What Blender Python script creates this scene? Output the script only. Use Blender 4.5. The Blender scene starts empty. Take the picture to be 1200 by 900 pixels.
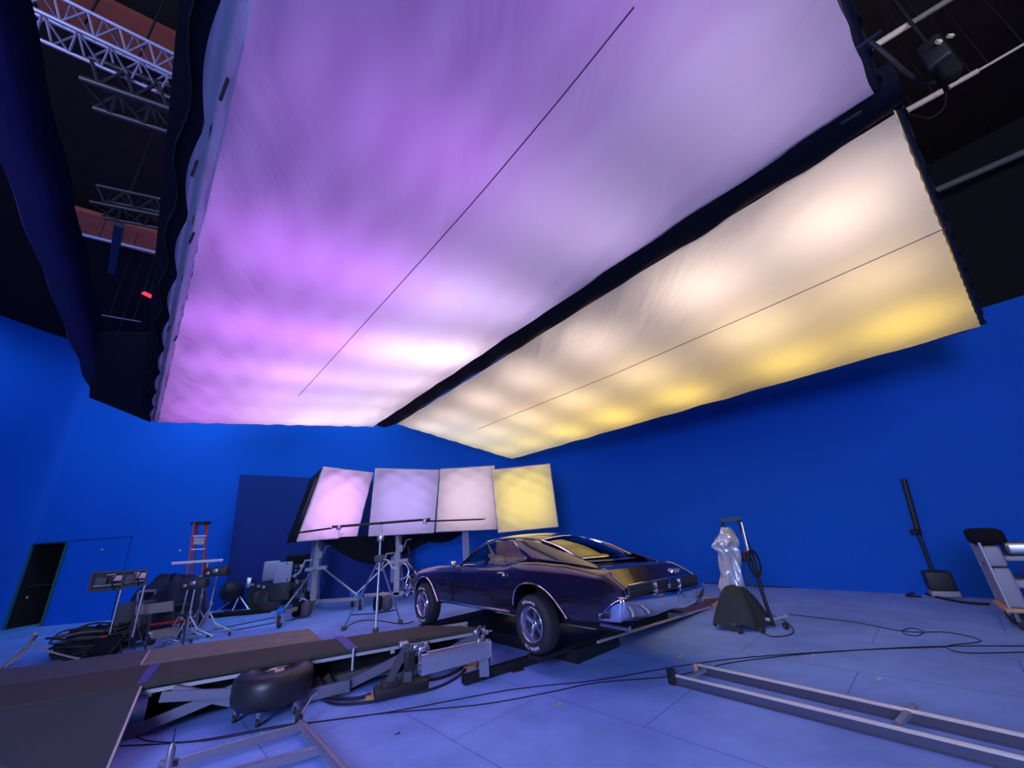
import bpy, bmesh, math, random
from mathutils import Vector, Matrix, Euler
random.seed(7)
S = bpy.context.scene
COL = S.collection
PI = math.pi
R = math.radians

# ------------------------------------------------------------------ camera
H = 1.75                                   # eye height above the stage floor
FPX = 445.0                                # focal length for a 1200 px wide frame
PITCH, ROLL = R(20.7), R(-4.5)
cam = bpy.data.cameras.new('camera'); camo = bpy.data.objects.new('camera', cam); COL.objects.link(camo)
cam.sensor_width = 36; cam.lens = FPX / 1200 * 36; cam.clip_end = 200; cam.clip_start = .02
_f = Vector((0, math.cos(PITCH), math.sin(PITCH))); _u = Vector((0, -math.sin(PITCH), math.cos(PITCH))); _r = Vector((1, 0, 0))
RT = _r * math.cos(ROLL) + _u * math.sin(ROLL); UP = _u * math.cos(ROLL) - _r * math.sin(ROLL)
m = Matrix((RT, UP, -_f)).transposed().to_4x4(); m.translation = (0, 0, H); camo.matrix_world = m
S.camera = camo

# ------------------------------------------------------------------ exposure, world
S.view_settings.view_transform = 'Standard'; S.view_settings.look = 'None'
S.view_settings.gamma = 1; S.view_settings.use_curve_mapping = False
S.view_settings.exposure = 0.35
S.cycles.use_denoising = True; S.cycles.denoiser = 'OPENIMAGEDENOISE'
S.cycles.max_bounces = 8; S.cycles.diffuse_bounces = 4; S.cycles.transparent_max_bounces = 12
S.cycles.sample_clamp_indirect = 6
W = bpy.data.worlds.new('stage_air'); S.world = W; W.use_nodes = True
W.node_tree.nodes['Background'].inputs[0].default_value = (.25, .32, 1, 1)
W.node_tree.nodes['Background'].inputs[1].default_value = .03

def area_lamp(name, loc, target, size, power, color, spread=180, shape='DISK', sy=None):
    l = bpy.data.lights.new(name, 'AREA'); l.shape = shape; l.size = size
    if sy: l.size_y = sy
    l.energy = power; l.color = color; l.spread = R(spread)
    o = bpy.data.objects.new(name, l); COL.objects.link(o)
    d = Vector(target) - Vector(loc); o.rotation_euler = d.to_track_quat('-Z', 'Y').to_euler(); o.location = loc
    return o

# the big softboxes: cloth corners, far-left, far-right, near-right, near-left
BOX1 = [Vector(p) for p in ((-8.24, 8.26, 4.62), (-4.40, 11.36, 4.99), (3.30, 2.26, 5.0), (.12, -.29, 4.66))]
BOX2 = [Vector(p) for p in ((-3.64, 11.30, 5.0), (3.66, 2.45, 5.0), (7.18, 5.29, 4.08), (-.22, 14.02, 4.11))]
def bil(q, s, t):      # s across (0 first edge side), t along
    a, b, c, d = q
    return (a * (1 - s) + b * s) * (1 - t) + (d * (1 - s) + c * s) * t
def qn(q):
    n = (q[1] - q[0]).cross(q[3] - q[0]).normalized()
    return n if n.z > 0 else -n
PURPLE = (.50, .15, .80); LILAC = (.74, .40, .86); PINKW = (1.0, .78, .86); WARM = (1.0, .79, .70); AMBER = (1.0, .70, .11); LAV = (.76, .56, .95)
n1 = qn(BOX1); n2 = qn(BOX2)
for i, t in enumerate((.035, .12, .22, .34, .48, .64, .80, .95)):
    for j, s in enumerate((.14, .38, .62, .86)):
        c = [PURPLE, LILAC, LAV, PINKW][j]
        if i < 2 and j > 1: c = PINKW
        if i >= 5: c = [PURPLE, PURPLE, LAV, LAV][j]
        if i == 4: c = [PURPLE, PURPLE, LAV, PINKW][j]
        pw = [9.2, 9.2, 10.2, 12, 13, 8.5, 4.6, 4.2][i] * [.78, .8, .9, 1.15][j] * (1.9 if i in (5, 6) and j == 1 else .7 if i < 3 and j == 3 else 1.15 if i == 4 and j > 1 else .72 if i == 3 and j == 3 else .9 if i < 4 and j == 2 else 1) * (.72 if i == 5 and j == 3 else .85 if i > 5 and j == 3 else 1) * random.uniform(.75, 1.25)
        p = bil(BOX1, s, t)
        area_lamp('softbox_tube_lamp', p + n1 * .8, p, .8, pw, c)
for i, t in enumerate((.05, .17, .31, .46, .62, .80, .94)):
    for j, s in enumerate((.18, .50, .82)):
        # BOX2 order: far-inner, near-inner, near-outer, far-outer -> s along, t across
        p = bil(BOX2, t, s)
        c = [WARM, (1.0, .74, .40), AMBER][j]
        pw = [8.6, 8, 9.6][j] * random.uniform(.8, 1.25) * (.8 if i < 2 else 1.05)
        area_lamp('softbox_tube_lamp', p + n2 * .75, p, .9, pw, c)
# added fill lamps, none seen: behind the camera, and up under the ceiling
area_lamp('floor_fill_light', (-3.5, -7.0, 4.3), (-2, 6, 0), 5, 1150, (.38, .50, 1.0))
for x, y, pw in ((-15.2, 9.0, 50), (-11.0, 10.6, 82), (-6.0, 11.6, 92), (-.8, 11.4, 42)):      # unseen lamps added to brighten the back wall
    area_lamp('wall_fill_lamp', (x, y, 9.0), (x + .3, 14.2, 3.8), 2.4, pw, (.30, .62, 1.0), 110)
area_lamp('ceiling_fill_light', (6, 0, 6.2), (7, 5, 9.5), 1.5, 60, (1, .85, .65))  # added to lift the dark ceiling and pipes, no source seen
area_lamp('ceiling_fill_light', (-4.4, .5, 6.0), (-7, 6, 9.5), 1.5, 18, (.8, .7, 1))

# ------------------------------------------------------------------ helpers
def at(px, py, z=0.0):
    """point of the place seen at photo pixel px, py, at height z"""
    d = RT * ((px - 600) / FPX) + UP * ((450 - py) / FPX) + _f
    t = (z - H) / d.z
    return Vector((d.x * t, d.y * t, z))
def over(base, px, py):
    """height above the floor of pixel px, py for something standing over base"""
    d = RT * ((px - 600) / FPX) + UP * ((450 - py) / FPX) + _f
    return H + d.z * math.hypot(base[0], base[1]) / math.hypot(d.x, d.y)
def onplane(px, py, P, n):
    d = RT * ((px - 600) / FPX) + UP * ((450 - py) / FPX) + _f
    C = Vector((0, 0, H)); return C + d * ((P - C).dot(n) / d.dot(n))

MATS = {}
def mat(name, col, rough=.6, metal=0, bump=0, scale=20, var=0, coat=0, spec=.5, sheen=0):
    if name in MATS: return MATS[name]
    M = bpy.data.materials.new(name); M.use_nodes = True; nt = M.node_tree; b = nt.nodes['Principled BSDF']
    b.inputs['Base Color'].default_value = (*col, 1); b.inputs['Roughness'].default_value = rough
    b.inputs['Metallic'].default_value = metal; b.inputs['Coat Weight'].default_value = coat
    b.inputs['Specular IOR Level'].default_value = spec; b.inputs['Sheen Weight'].default_value = sheen
    b.inputs['Coat Roughness'].default_value = .04
    if bump or var:
        tc = nt.nodes.new('ShaderNodeTexCoord'); no = nt.nodes.new('ShaderNodeTexNoise')
        no.inputs['Scale'].default_value = scale; no.inputs['Detail'].default_value = 6
        nt.links.new(tc.outputs['Object'], no.inputs['Vector'])
        if bump:
            bp = nt.nodes.new('ShaderNodeBump'); bp.inputs['Strength'].default_value = bump; bp.inputs['Distance'].default_value = .02
            nt.links.new(no.outputs['Fac'], bp.inputs['Height']); nt.links.new(bp.outputs['Normal'], b.inputs['Normal'])
        if var:
            mx = nt.nodes.new('ShaderNodeMix'); mx.data_type = 'RGBA'
            mx.inputs[6].default_value = (*[c * (1 - var) for c in col], 1); mx.inputs[7].default_value = (*[min(1, c * (1 + var)) for c in col], 1)
            nt.links.new(no.outputs['Fac'], mx.inputs[0]); nt.links.new(mx.outputs[2], b.inputs['Base Color'])
    MATS[name] = M; return M

def cloth_mat(name, col, trans=.65, bscale=1.2, strength=.75):
    M = bpy.data.materials.new(name); M.use_nodes = True; nt = M.node_tree; nt.nodes.clear()
    out = nt.nodes.new('ShaderNodeOutputMaterial'); mx = nt.nodes.new('ShaderNodeMixShader')
    df = nt.nodes.new('ShaderNodeBsdfDiffuse'); tr = nt.nodes.new('ShaderNodeBsdfTranslucent')
    df.inputs[0].default_value = (*col, 1); tr.inputs[0].default_value = (*col, 1); mx.inputs[0].default_value = trans
    tc = nt.nodes.new('ShaderNodeTexCoord'); mp = nt.nodes.new('ShaderNodeMapping'); mp.inputs['Rotation'].default_value = (0, 0, R(50))
    mp.inputs['Scale'].default_value = (1, .35, 1)
    no = nt.nodes.new('ShaderNodeTexNoise'); no.inputs['Scale'].default_value = bscale; no.inputs['Detail'].default_value = 5; no.inputs['Distortion'].default_value = 1.2
    bp = nt.nodes.new('ShaderNodeBump'); bp.inputs['Strength'].default_value = strength; bp.inputs['Distance'].default_value = .08
    L = nt.links.new
    L(tc.outputs['Object'], mp.inputs[0]); L(mp.outputs[0], no.inputs['Vector']); L(no.outputs['Fac'], bp.inputs['Height'])
    L(bp.outputs[0], df.inputs['Normal']); L(bp.outputs[0], tr.inputs['Normal'])
    L(df.outputs[0], mx.inputs[1]); L(tr.outputs[0], mx.inputs[2]); L(mx.outputs[0], out.inputs[0])
    return M

def glass_mat(name, tint, gloss=.12):
    M = bpy.data.materials.new(name); M.use_nodes = True; nt = M.node_tree; nt.nodes.clear()
    out = nt.nodes.new('ShaderNodeOutputMaterial'); mx = nt.nodes.new('ShaderNodeMixShader')
    t = nt.nodes.new('ShaderNodeBsdfTransparent'); g = nt.nodes.new('ShaderNodeBsdfGlossy')
    t.inputs[0].default_value = (*tint, 1); g.inputs['Roughness'].default_value = .02
    fr = nt.nodes.new('ShaderNodeFresnel'); fr.inputs[0].default_value = 1.55
    ad = nt.nodes.new('ShaderNodeMath'); ad.operation = 'MULTIPLY_ADD'; ad.inputs[1].default_value = 1.0; ad.inputs[2].default_value = gloss * .5; ad.use_clamp = True
    nt.links.new(fr.outputs[0], ad.inputs[0])
    nt.links.new(ad.outputs[0], mx.inputs[0]); nt.links.new(t.outputs[0], mx.inputs[1]); nt.links.new(g.outputs[0], mx.inputs[2]); nt.links.new(mx.outputs[0], out.inputs[0])
    return M

BLACKCLOTH = mat('black_cloth', (.008, .008, .011), .9, bump=.4, scale=6, spec=.2)
BLACK = mat('black_metal', (.015, .015, .017), .5)
BLACKP = mat('black_plastic', (.02, .02, .022), .55, bump=.1)
STEEL = mat('steel', (.52, .52, .55), .35, 1)
ALU = mat('aluminium', (.68, .68, .70), .38, .85)
PALE = mat('pale_painted_steel', (.46, .43, .44), .5, .2)
CHROME = mat('chrome', (.82, .82, .86), .08, 1)
RUBBER = mat('rubber', (.022, .022, .024), .7, bump=.15, scale=40)
PAINT = mat('dark_purple_car_paint', (.014, .008, .022), .24, .2, coat=1, spec=.5)
GREY = mat('grey_plastic', (.35, .35, .40), .5)
WHITEP = mat('white_plastic', (.6, .6, .65), .45)
GREYDARK = mat('dark_grey', (.07, .07, .08), .6, bump=.1)
REDP = mat('red_fibreglass', (.50, .10, .12), .5)
BLUEP = mat('blue_plastic', (.02, .18, .6), .4)
RED = mat('red_plastic', (.6, .03, .03), .4)
TAN = mat('tan_wood', (.62, .36, .18), .6, var=.2, scale=8)
CABLE = mat('cable_rubber', (.012, .011, .02), .6)
YEL = mat('yellow_tape', (.75, .65, .1), .6)
WHITET = mat('white_tape', (.7, .7, .7), .6)

class MB:
    def __init__(s): s.v = []; s.f = []; s.sm = []
    def add(s, vs, fs, smooth=False):
        o = len(s.v); s.v += [Vector(v) for v in vs]
        for f in fs: s.f.append([o + i for i in f]); s.sm.append(smooth)
        return s
    def box(s, c, sz, rz=0, rot=None):
        c = Vector(c); M = (rot if rot is not None else Matrix.Rotation(rz, 3, 'Z'))
        x, y, z = [k / 2 for k in sz]
        vs = [c + M @ Vector(p) for p in ((-x, -y, -z), (x, -y, -z), (x, y, -z), (-x, y, -z), (-x, -y, z), (x, -y, z), (x, y, z), (-x, y, z))]
        return s.add(vs, [(0, 3, 2, 1), (4, 5, 6, 7), (0, 1, 5, 4), (1, 2, 6, 5), (2, 3, 7, 6), (3, 0, 4, 7)])
    def rbox(s, c, sz, rz=0, rot=None, bev=.02):      # box with bevelled edges
        bm = bmesh.new(); bmesh.ops.create_cube(bm, size=1)
        for v in bm.verts: v.co = Vector([v.co[i] * sz[i] for i in range(3)])
        bmesh.ops.bevel(bm, geom=bm.edges[:], offset=min(bev, min(sz) * .45), segments=3, profile=.5, affect='EDGES')
        M = (rot if rot is not None else Matrix.Rotation(rz, 3, 'Z')); c = Vector(c)
        bm.verts.index_update()
        s.add([c + M @ v.co for v in bm.verts], [[v.index for v in f.verts] for f in bm.faces], True); bm.free(); return s
    def beam(s, p, q, w, h=None, up=(0, 0, 1)):        # rectangular bar p->q
        p, q = Vector(p), Vector(q); h = h or w; d = (q - p).normalized(); up = Vector(up)
        if abs(d.dot(up)) > .98: up = Vector((1, 0, 0))
        sx = d.cross(up).normalized() * w / 2; sz = sx.normalized().cross(d).normalized() * h / 2
        vs = [p - sx - sz, p + sx - sz, p + sx + sz, p - sx + sz, q - sx - sz, q + sx - sz, q + sx + sz, q - sx + sz]
        return s.add(vs, [(0, 1, 2, 3), (7, 6, 5, 4), (0, 4, 5, 1), (1, 5, 6, 2), (2, 6, 7, 3), (3, 7, 4, 0)])
    def tube(s, pts, r, seg=8, cap=True, smooth=True):
        pts = [Vector(p) for p in pts]; n = len(pts); rs = r if isinstance(r, (list, tuple)) else [r] * n
        vs = []; prev = None
        for i, p in enumerate(pts):
            d = (pts[min(i + 1, n - 1)] - pts[max(i - 1, 0)])
            d = d.normalized() if d.length > 1e-9 else Vector((0, 0, 1))
            if prev is None: a = Vector((0, 0, 1)) if abs(d.z) < .9 else Vector((1, 0, 0)); a = (a - d * a.dot(d)).normalized()
            else: a = (prev - d * prev.dot(d)).normalized()
            prev = a; b = d.cross(a)
            vs += [p + (a * math.cos(2 * PI * k / seg) + b * math.sin(2 * PI * k / seg)) * rs[i] for k in range(seg)]
        fs = [(i * seg + k, i * seg + (k + 1) % seg, (i + 1) * seg + (k + 1) % seg, (i + 1) * seg + k) for i in range(n - 1) for k in range(seg)]
        s.add(vs, fs, smooth)
        if cap: s.add(vs[:seg], [list(range(seg))[::-1]]); s.add(vs[-seg:], [list(range(seg))])
        return s
    def lathe(s, prof, c, axis=(0, 0, 1), seg=32, smooth=True):   # prof: (radius, along)
        c = Vector(c); ax = Vector(axis).normalized(); a = ax.orthogonal().normalized(); b = ax.cross(a); n = len(prof)
        vs = [c + ax * h + (a * math.cos(2 * PI * k / seg) + b * math.sin(2 * PI * k / seg)) * r for r, h in prof for k in range(seg)]
        fs = [(i * seg + k, i * seg + (k + 1) % seg, (i + 1) * seg + (k + 1) % seg, (i + 1) * seg + k) for i in range(n - 1) for k in range(seg)]
        return s.add(vs, fs, smooth)
    def disk(s, c, axis, r, t, seg=24): return s.lathe([(0, 0), (r, 0), (r, t), (0, t)], c, axis, seg, False)
    def grid(s, fn, nu, nv, smooth=True):
        vs = [fn(i / nu, j / nv) for j in range(nv + 1) for i in range(nu + 1)]
        fs = [(j * (nu + 1) + i, j * (nu + 1) + i + 1, (j + 1) * (nu + 1) + i + 1, (j + 1) * (nu + 1) + i) for j in range(nv) for i in range(nu)]
        return s.add(vs, fs, smooth)
    def prism(s, poly, z0, z1):
        n = len(poly); vs = [(x, y, z0) for x, y in poly] + [(x, y, z1) for x, y in poly]
        return s.add(vs, [list(range(n))[::-1], list(range(n, 2 * n))] + [(i, (i + 1) % n, n + (i + 1) % n, n + i) for i in range(n)])
    def slab(s, quad, th):                               # quad of points, thickened downwards
        q = [Vector(p) for p in quad]; lo = [p - Vector((0, 0, th)) for p in q]
        return s.add(q + lo, [(0, 1, 2, 3), (7, 6, 5, 4)] + [(i, 4 + i, 4 + (i + 1) % 4, (i + 1) % 4) for i in range(4)])
    def xf(s, M):
        s.v = [M @ v for v in s.v]; return s
    def build(s, name, m, parent=None, thick=0, fix=True, local=False):
        me = bpy.data.meshes.new(name)
        off = parent_world(parent) if (parent and not local) else Vector((0, 0, 0))
        me.from_pydata([v - off for v in s.v], [], s.f); me.polygons.foreach_set('use_smooth', s.sm)
        if fix:
            bm = bmesh.new(); bm.from_mesh(me); bmesh.ops.recalc_face_normals(bm, faces=bm.faces[:]); bm.to_mesh(me); bm.free()
        me.materials.append(m); me.update()
        if any(s.sm):
            try: me.set_sharp_from_angle(angle=R(50))
            except Exception: pass
        o = bpy.data.objects.new(name, me); COL.objects.link(o)
        if thick:
            md = o.modifiers.new('thickness', 'SOLIDIFY'); md.thickness = thick; md.offset = 0
        if parent: o.parent = parent
        return o
def parent_world(p):
    w = Vector((0, 0, 0))
    while p: w += p.location; p = p.parent
    return w
def tag(o, label=None, cat=None, group=None, kind=None):
    if label: o['label'] = label
    if cat: o['category'] = cat
    if group: o['group'] = group
    if kind: o['kind'] = kind
    return o
def thing(name, loc, label, cat, group=None):
    o = bpy.data.objects.new(name, None); COL.objects.link(o); o.location = loc; o.empty_display_size = .1
    return tag(o, label, cat, group)
def struct(o): o['kind'] = 'structure'; return o
def copy_tree(root, offset, rz=0):
    def cp(o, par):
        c = o.copy(); COL.objects.link(c)
        if par: c.parent = par
        for ch in list(o.children): cp(ch, c)
        return c
    c = cp(root, None); c.location = root.location + Vector(offset); c.rotation_euler.z += rz; return c
def spline(pts, n=8):
    pts = [Vector(p) for p in pts]; out = []
    for i in range(len(pts) - 1):
        p0 = pts[max(i - 1, 0)]; p1 = pts[i]; p2 = pts[i + 1]; p3 = pts[min(i + 2, len(pts) - 1)]
        for k in range(n):
            t = k / n
            out.append(.5 * ((2 * p1) + (p2 - p0) * t + (2 * p0 - 5 * p1 + 4 * p2 - p3) * t * t + (3 * p1 - p0 - 3 * p2 + p3) * t ** 3))
    return out + [pts[-1]]

# ------------------------------------------------------------------ the room
def wall_material():
    M = bpy.data.materials.new('blue_screen_paint'); M.use_nodes = True; nt = M.node_tree; b = nt.nodes['Principled BSDF']
    b.inputs['Roughness'].default_value = .75; b.inputs['Specular IOR Level'].default_value = .2
    no = nt.nodes.new('ShaderNodeTexNoise'); no.inputs['Scale'].default_value = .8; no.inputs['Detail'].default_value = 6
    tc = nt.nodes.new('ShaderNodeTexCoord'); nt.links.new(tc.outputs['Object'], no.inputs['Vector'])
    mx = nt.nodes.new('ShaderNodeMix'); mx.data_type = 'RGBA'
    mx.inputs[6].default_value = (.002, .095, .52, 1); mx.inputs[7].default_value = (.004, .11, .58, 1)
    nt.links.new(no.outputs['Fac'], mx.inputs[0]); nt.links.new(mx.outputs[2], b.inputs['Base Color'])
    return M
WALLM = wall_material()
def floor_material():
    M = bpy.data.materials.new('blue_floor_paint'); M.use_nodes = True; nt = M.node_tree; b = nt.nodes['Principled BSDF']; L = nt.links.new
    tc = nt.nodes.new('ShaderNodeTexCoord'); mp = nt.nodes.new('ShaderNodeMapping'); mp.inputs['Rotation'].default_value = (0, 0, R(46))
    L(tc.outputs['Object'], mp.inputs[0])
    br = nt.nodes.new('ShaderNodeTexBrick'); br.inputs['Scale'].default_value = 1; br.inputs['Mortar Size'].default_value = .0035
    br.inputs['Brick Width'].default_value = 2.44; br.inputs['Row Height'].default_value = 1.22; br.inputs['Mortar Smooth'].default_value = .3
    base = (.27, .43, .95); br.inputs['Color1'].default_value = (*base, 1); br.inputs['Color2'].default_value = (.25, .41, .92, 1)
    br.inputs['Mortar'].default_value = (.02, .03, .2, 1); L(mp.outputs[0], br.inputs['Vector'])
    n1_ = nt.nodes.new('ShaderNodeTexNoise'); n1_.inputs['Scale'].default_value = .9; n1_.inputs['Detail'].default_value = 8; n1_.inputs['Roughness'].default_value = .65
    L(tc.outputs['Object'], n1_.inputs['Vector'])
    rp = nt.nodes.new('ShaderNodeValToRGB'); rp.color_ramp.elements[0].position = .35; rp.color_ramp.elements[1].position = .68
    rp.color_ramp.elements[0].color = (.62, .62, .70, 1); rp.color_ramp.elements[1].color = (1.1, 1.1, 1.05, 1); L(n1_.outputs['Fac'], rp.inputs[0])
    mu = nt.nodes.new('ShaderNodeMix'); mu.data_type = 'RGBA'; mu.blend_type = 'MULTIPLY'; mu.inputs[0].default_value = .8
    L(br.outputs['Color'], mu.inputs[6]); L(rp.outputs[0], mu.inputs[7])
    # worn brown scuffs
    n2_ = nt.nodes.new('ShaderNodeTexNoise'); n2_.inputs['Scale'].default_value = 1.7; n2_.inputs['Detail'].default_value = 10; n2_.inputs['Roughness'].default_value = .7; n2_.inputs['Distortion'].default_value = .6
    L(tc.outputs['Object'], n2_.inputs['Vector'])
    r2 = nt.nodes.new('ShaderNodeValToRGB'); r2.color_ramp.elements[0].position = .66; r2.color_ramp.elements[1].position = .8
    r2.color_ramp.elements[1].color = (.45, .45, .45, 1); L(n2_.outputs['Fac'], r2.inputs[0])
    m2 = nt.nodes.new('ShaderNodeMix'); m2.data_type = 'RGBA'; L(r2.outputs[0], m2.inputs[0]); L(mu.outputs[2], m2.inputs[6]); m2.inputs[7].default_value = (.18, .15, .22, 1)
    L(m2.outputs[2], b.inputs['Base Color'])
    b.inputs['Roughness'].default_value = .55; b.inputs['Specular IOR Level'].default_value = .35
    bp = nt.nodes.new('ShaderNodeBump'); bp.inputs['Strength'].default_value = .15; bp.inputs['Distance'].default_value = .01
    L(n2_.outputs['Fac'], bp.inputs['Height']); L(bp.outputs[0], b.inputs['Normal'])
    return M
FLOORM = floor_material()
fl = MB().box((0, 4, -.1), (48, 40, .2)).build('floor', FLOORM); struct(fl)

# cyclorama: polyline with a rounded corner between back and right wall
def wall_strip(name, pts, z1, m, dark=None):
    mb = MB(); n = len(pts)
    vs = []
    for i, p in enumerate(pts):
        p = Vector((p[0], p[1], 0)); a = Vector((*pts[max(i - 1, 0)][:2], 0)); b = Vector((*pts[min(i + 1, n - 1)][:2], 0))
        nn = Vector((-(b - a).y, (b - a).x, 0)).normalized() * .2
        vs += [p, p + Vector((0, 0, z1)), p + nn, p + nn + Vector((0, 0, z1))]
    fs = []
    for i in range(n - 1):
        o = i * 4; q = o + 4
        fs += [(o, q, q + 1, o + 1), (o + 2, o + 3, q + 3, q + 2), (o + 1, q + 1, q + 3, o + 3), (o, o + 2, q + 2, q)]
    fs += [(0, 1, 3, 2), (4 * n - 4, 4 * n - 2, 4 * n - 1, 4 * n - 3)]
    mb.add(vs, fs, True)
    return struct(mb.build(name, m))
DOORA, DOORB = Vector((-14.86, 13.0, 0)), Vector((-14.10, 13.08, 0))
dirw = Vector((11.12, 1.12, 0)).normalized(); WP0 = Vector((-15.72, 12.93, 0))
def wl(u): p = WP0 + dirw * u; return (p.x, p.y)
du0, du1 = -.12, .85                                  # the open stage door along the back wall
corner = spline([(-4.6, 14.05, 0), (-2.2, 14.45, 0), (-.2, 14.62, 0), (1.6, 14.2, 0), (3.1, 13.15, 0), (4.65, 11.45, 0)], 6)
wall_strip('wall_back', [wl(du1), wl(6)] + [(p.x, p.y) for p in corner[:13]], 9.5, WALLM)
wall_strip('wall_right', [(p.x, p.y) for p in corner[12:]] + [(6.2, 9.75), (7.96, 7.75), (9.7, 5.75), (13.5, 1.4)], 5.0, WALLM)
struct(MB().add([Vector((*wl(du0), 2.36)), Vector((*wl(du1), 2.36)), Vector((*wl(du1), 9.5)), Vector((*wl(du0), 9.5))] +
       [Vector((*wl(du0), 2.36)) + Vector((0, .2, 0)), Vector((*wl(du1), 2.36)) + Vector((0, .2, 0)), Vector((*wl(du1), 9.5)) + Vector((0, .2, 0)), Vector((*wl(du0), 9.5)) + Vector((0, .2, 0))],
       [(0, 1, 2, 3), (7, 6, 5, 4), (0, 4, 5, 1), (1, 5, 6, 2), (2, 6, 7, 3), (3, 7, 4, 0)]).build('wall_back_over_door', WALLM))
lc_ = spline([(-18.4, 1, 0), (-17.1, 7.0, 0), (-16.6, 10.3, 0), (-16.42, 11.6, 0), (-16.25, 12.3, 0), (-16.05, 12.75, 0), (*wl(du0), 0)], 5)
wall_strip('wall_left', [(p.x, p.y) for p in lc_], 9.5, WALLM)
BLKW = mat('black_wall_drape', (.006, .006, .008), .95, bump=.3, scale=3)
wall_strip('wall_right_upper', [(4.9, 14.4), (8.6, 9.9), (15, 2.6)], 9.5, BLKW)
struct(MB().box((0, 4, 9.6), (48, 40, .2)).build('ceiling', mat('dark_ceiling', (.016, .012, .013), .95, bump=.3, scale=5, var=.4, spec=.1)))
# door recess and frame
dm = MB()
a = Vector((*wl(du0), 0)); b = Vector((*wl(du1), 0)); bk = Vector((0, 1.2, 0)); zz = Vector((0, 0, 2.36))
dm.add([a, b, b + zz, a + zz, a + bk, b + bk, b + bk + zz, a + bk + zz], [(4, 5, 6, 7), (0, 4, 7, 3), (1, 2, 6, 5), (3, 7, 6, 2)])
d1 = dm.build('door_1', mat('black_corridor', (.008, .008, .008), .9)); struct(d1)
gf = mat('green_door_edge', (.02, .16, .10), .6)
MB().beam(a + Vector((-.03, -.03, 0)), a + zz + Vector((-.03, -.03, .03)), .04, .05).build('door_jamb', gf, d1)
MB().beam(b + Vector((.03, -.03, 0)), b + zz + Vector((.03, -.03, .03)), .04, .05).build('door_jamb', gf, d1)
MB().beam(a + zz + Vector((0, -.03, .02)), b + zz + Vector((0, -.03, .02)), .05, .05).build('door_head', BLACK, d1)
MB().beam(a + Vector((0, .2, 1.15)), b + Vector((0, .2, 1.15)), .02, .04).build('push_bar', BLACKP, d1)
# closed blue leaf next to it: only its outline shows
c0, c1 = Vector((*wl(du1 + .12), 0)), Vector((*wl(2.8), 0))
off = Vector((.1, -1, 0)).normalized() * .012
lf = MB()
for p, q in ((c0 + Vector((0, 0, 2.42)), c1 + Vector((0, 0, 2.42))), (c1 + Vector((0, 0, 0.02)), c1 + Vector((0, 0, 2.42)))): lf.beam(p + off, q + off, .012, .012)
struct(lf.build('door_2', mat('dark_blue_gap', (.002, .02, .22), .8)))
# thin dark navy sheet just off the back wall, behind the screens
fa, fb = wl(6.3), wl(12.6)
fo = Vector((.1, -1, 0)).normalized()
def navy_pt(px, py):
    P = Vector((*wl(8), 0)) + fo * .25
    return onplane(px, py, P, fo)
NAVY = mat('navy_sheet', (.003, .022, .18), .85, bump=.2, scale=2)
fpts = [navy_pt(281, 556), navy_pt(470, 565), navy_pt(485, 699), navy_pt(262, 709)]
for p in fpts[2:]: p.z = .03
nav = MB().add(fpts + [p + fo * -.05 for p in fpts], [(0, 1, 2, 3), (7, 6, 5, 4), (0, 4, 5, 1), (1, 5, 6, 2), (2, 6, 7, 3), (3, 7, 4, 0)]).build('navy_sheet', NAVY)
tag(nav, 'tall dark navy sheet close to the blue wall behind the screens', 'backdrop')
# small tracking dots on the blue wall
def wdot(px, py, right=False):
    P, n = (Vector((6.2, 9.75, 0)), Vector((-(7.75 - 11.45), 7.96 - 4.65, 0)).normalized() * -1) if right else (Vector((*wl(5), 0)), fo)
    p = onplane(px, py, P + n * .02, n)
    o = MB().disk(p, n, .03, .008, 10).build('tracking_dot', YEL)
    tag(o, 'tiny pale tracking dot stuck on the blue stage wall', 'marker', 'tracking dots on the blue walls')
for q in ((120, 644), (211, 645), (32, 700)): wdot(*q)

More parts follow.
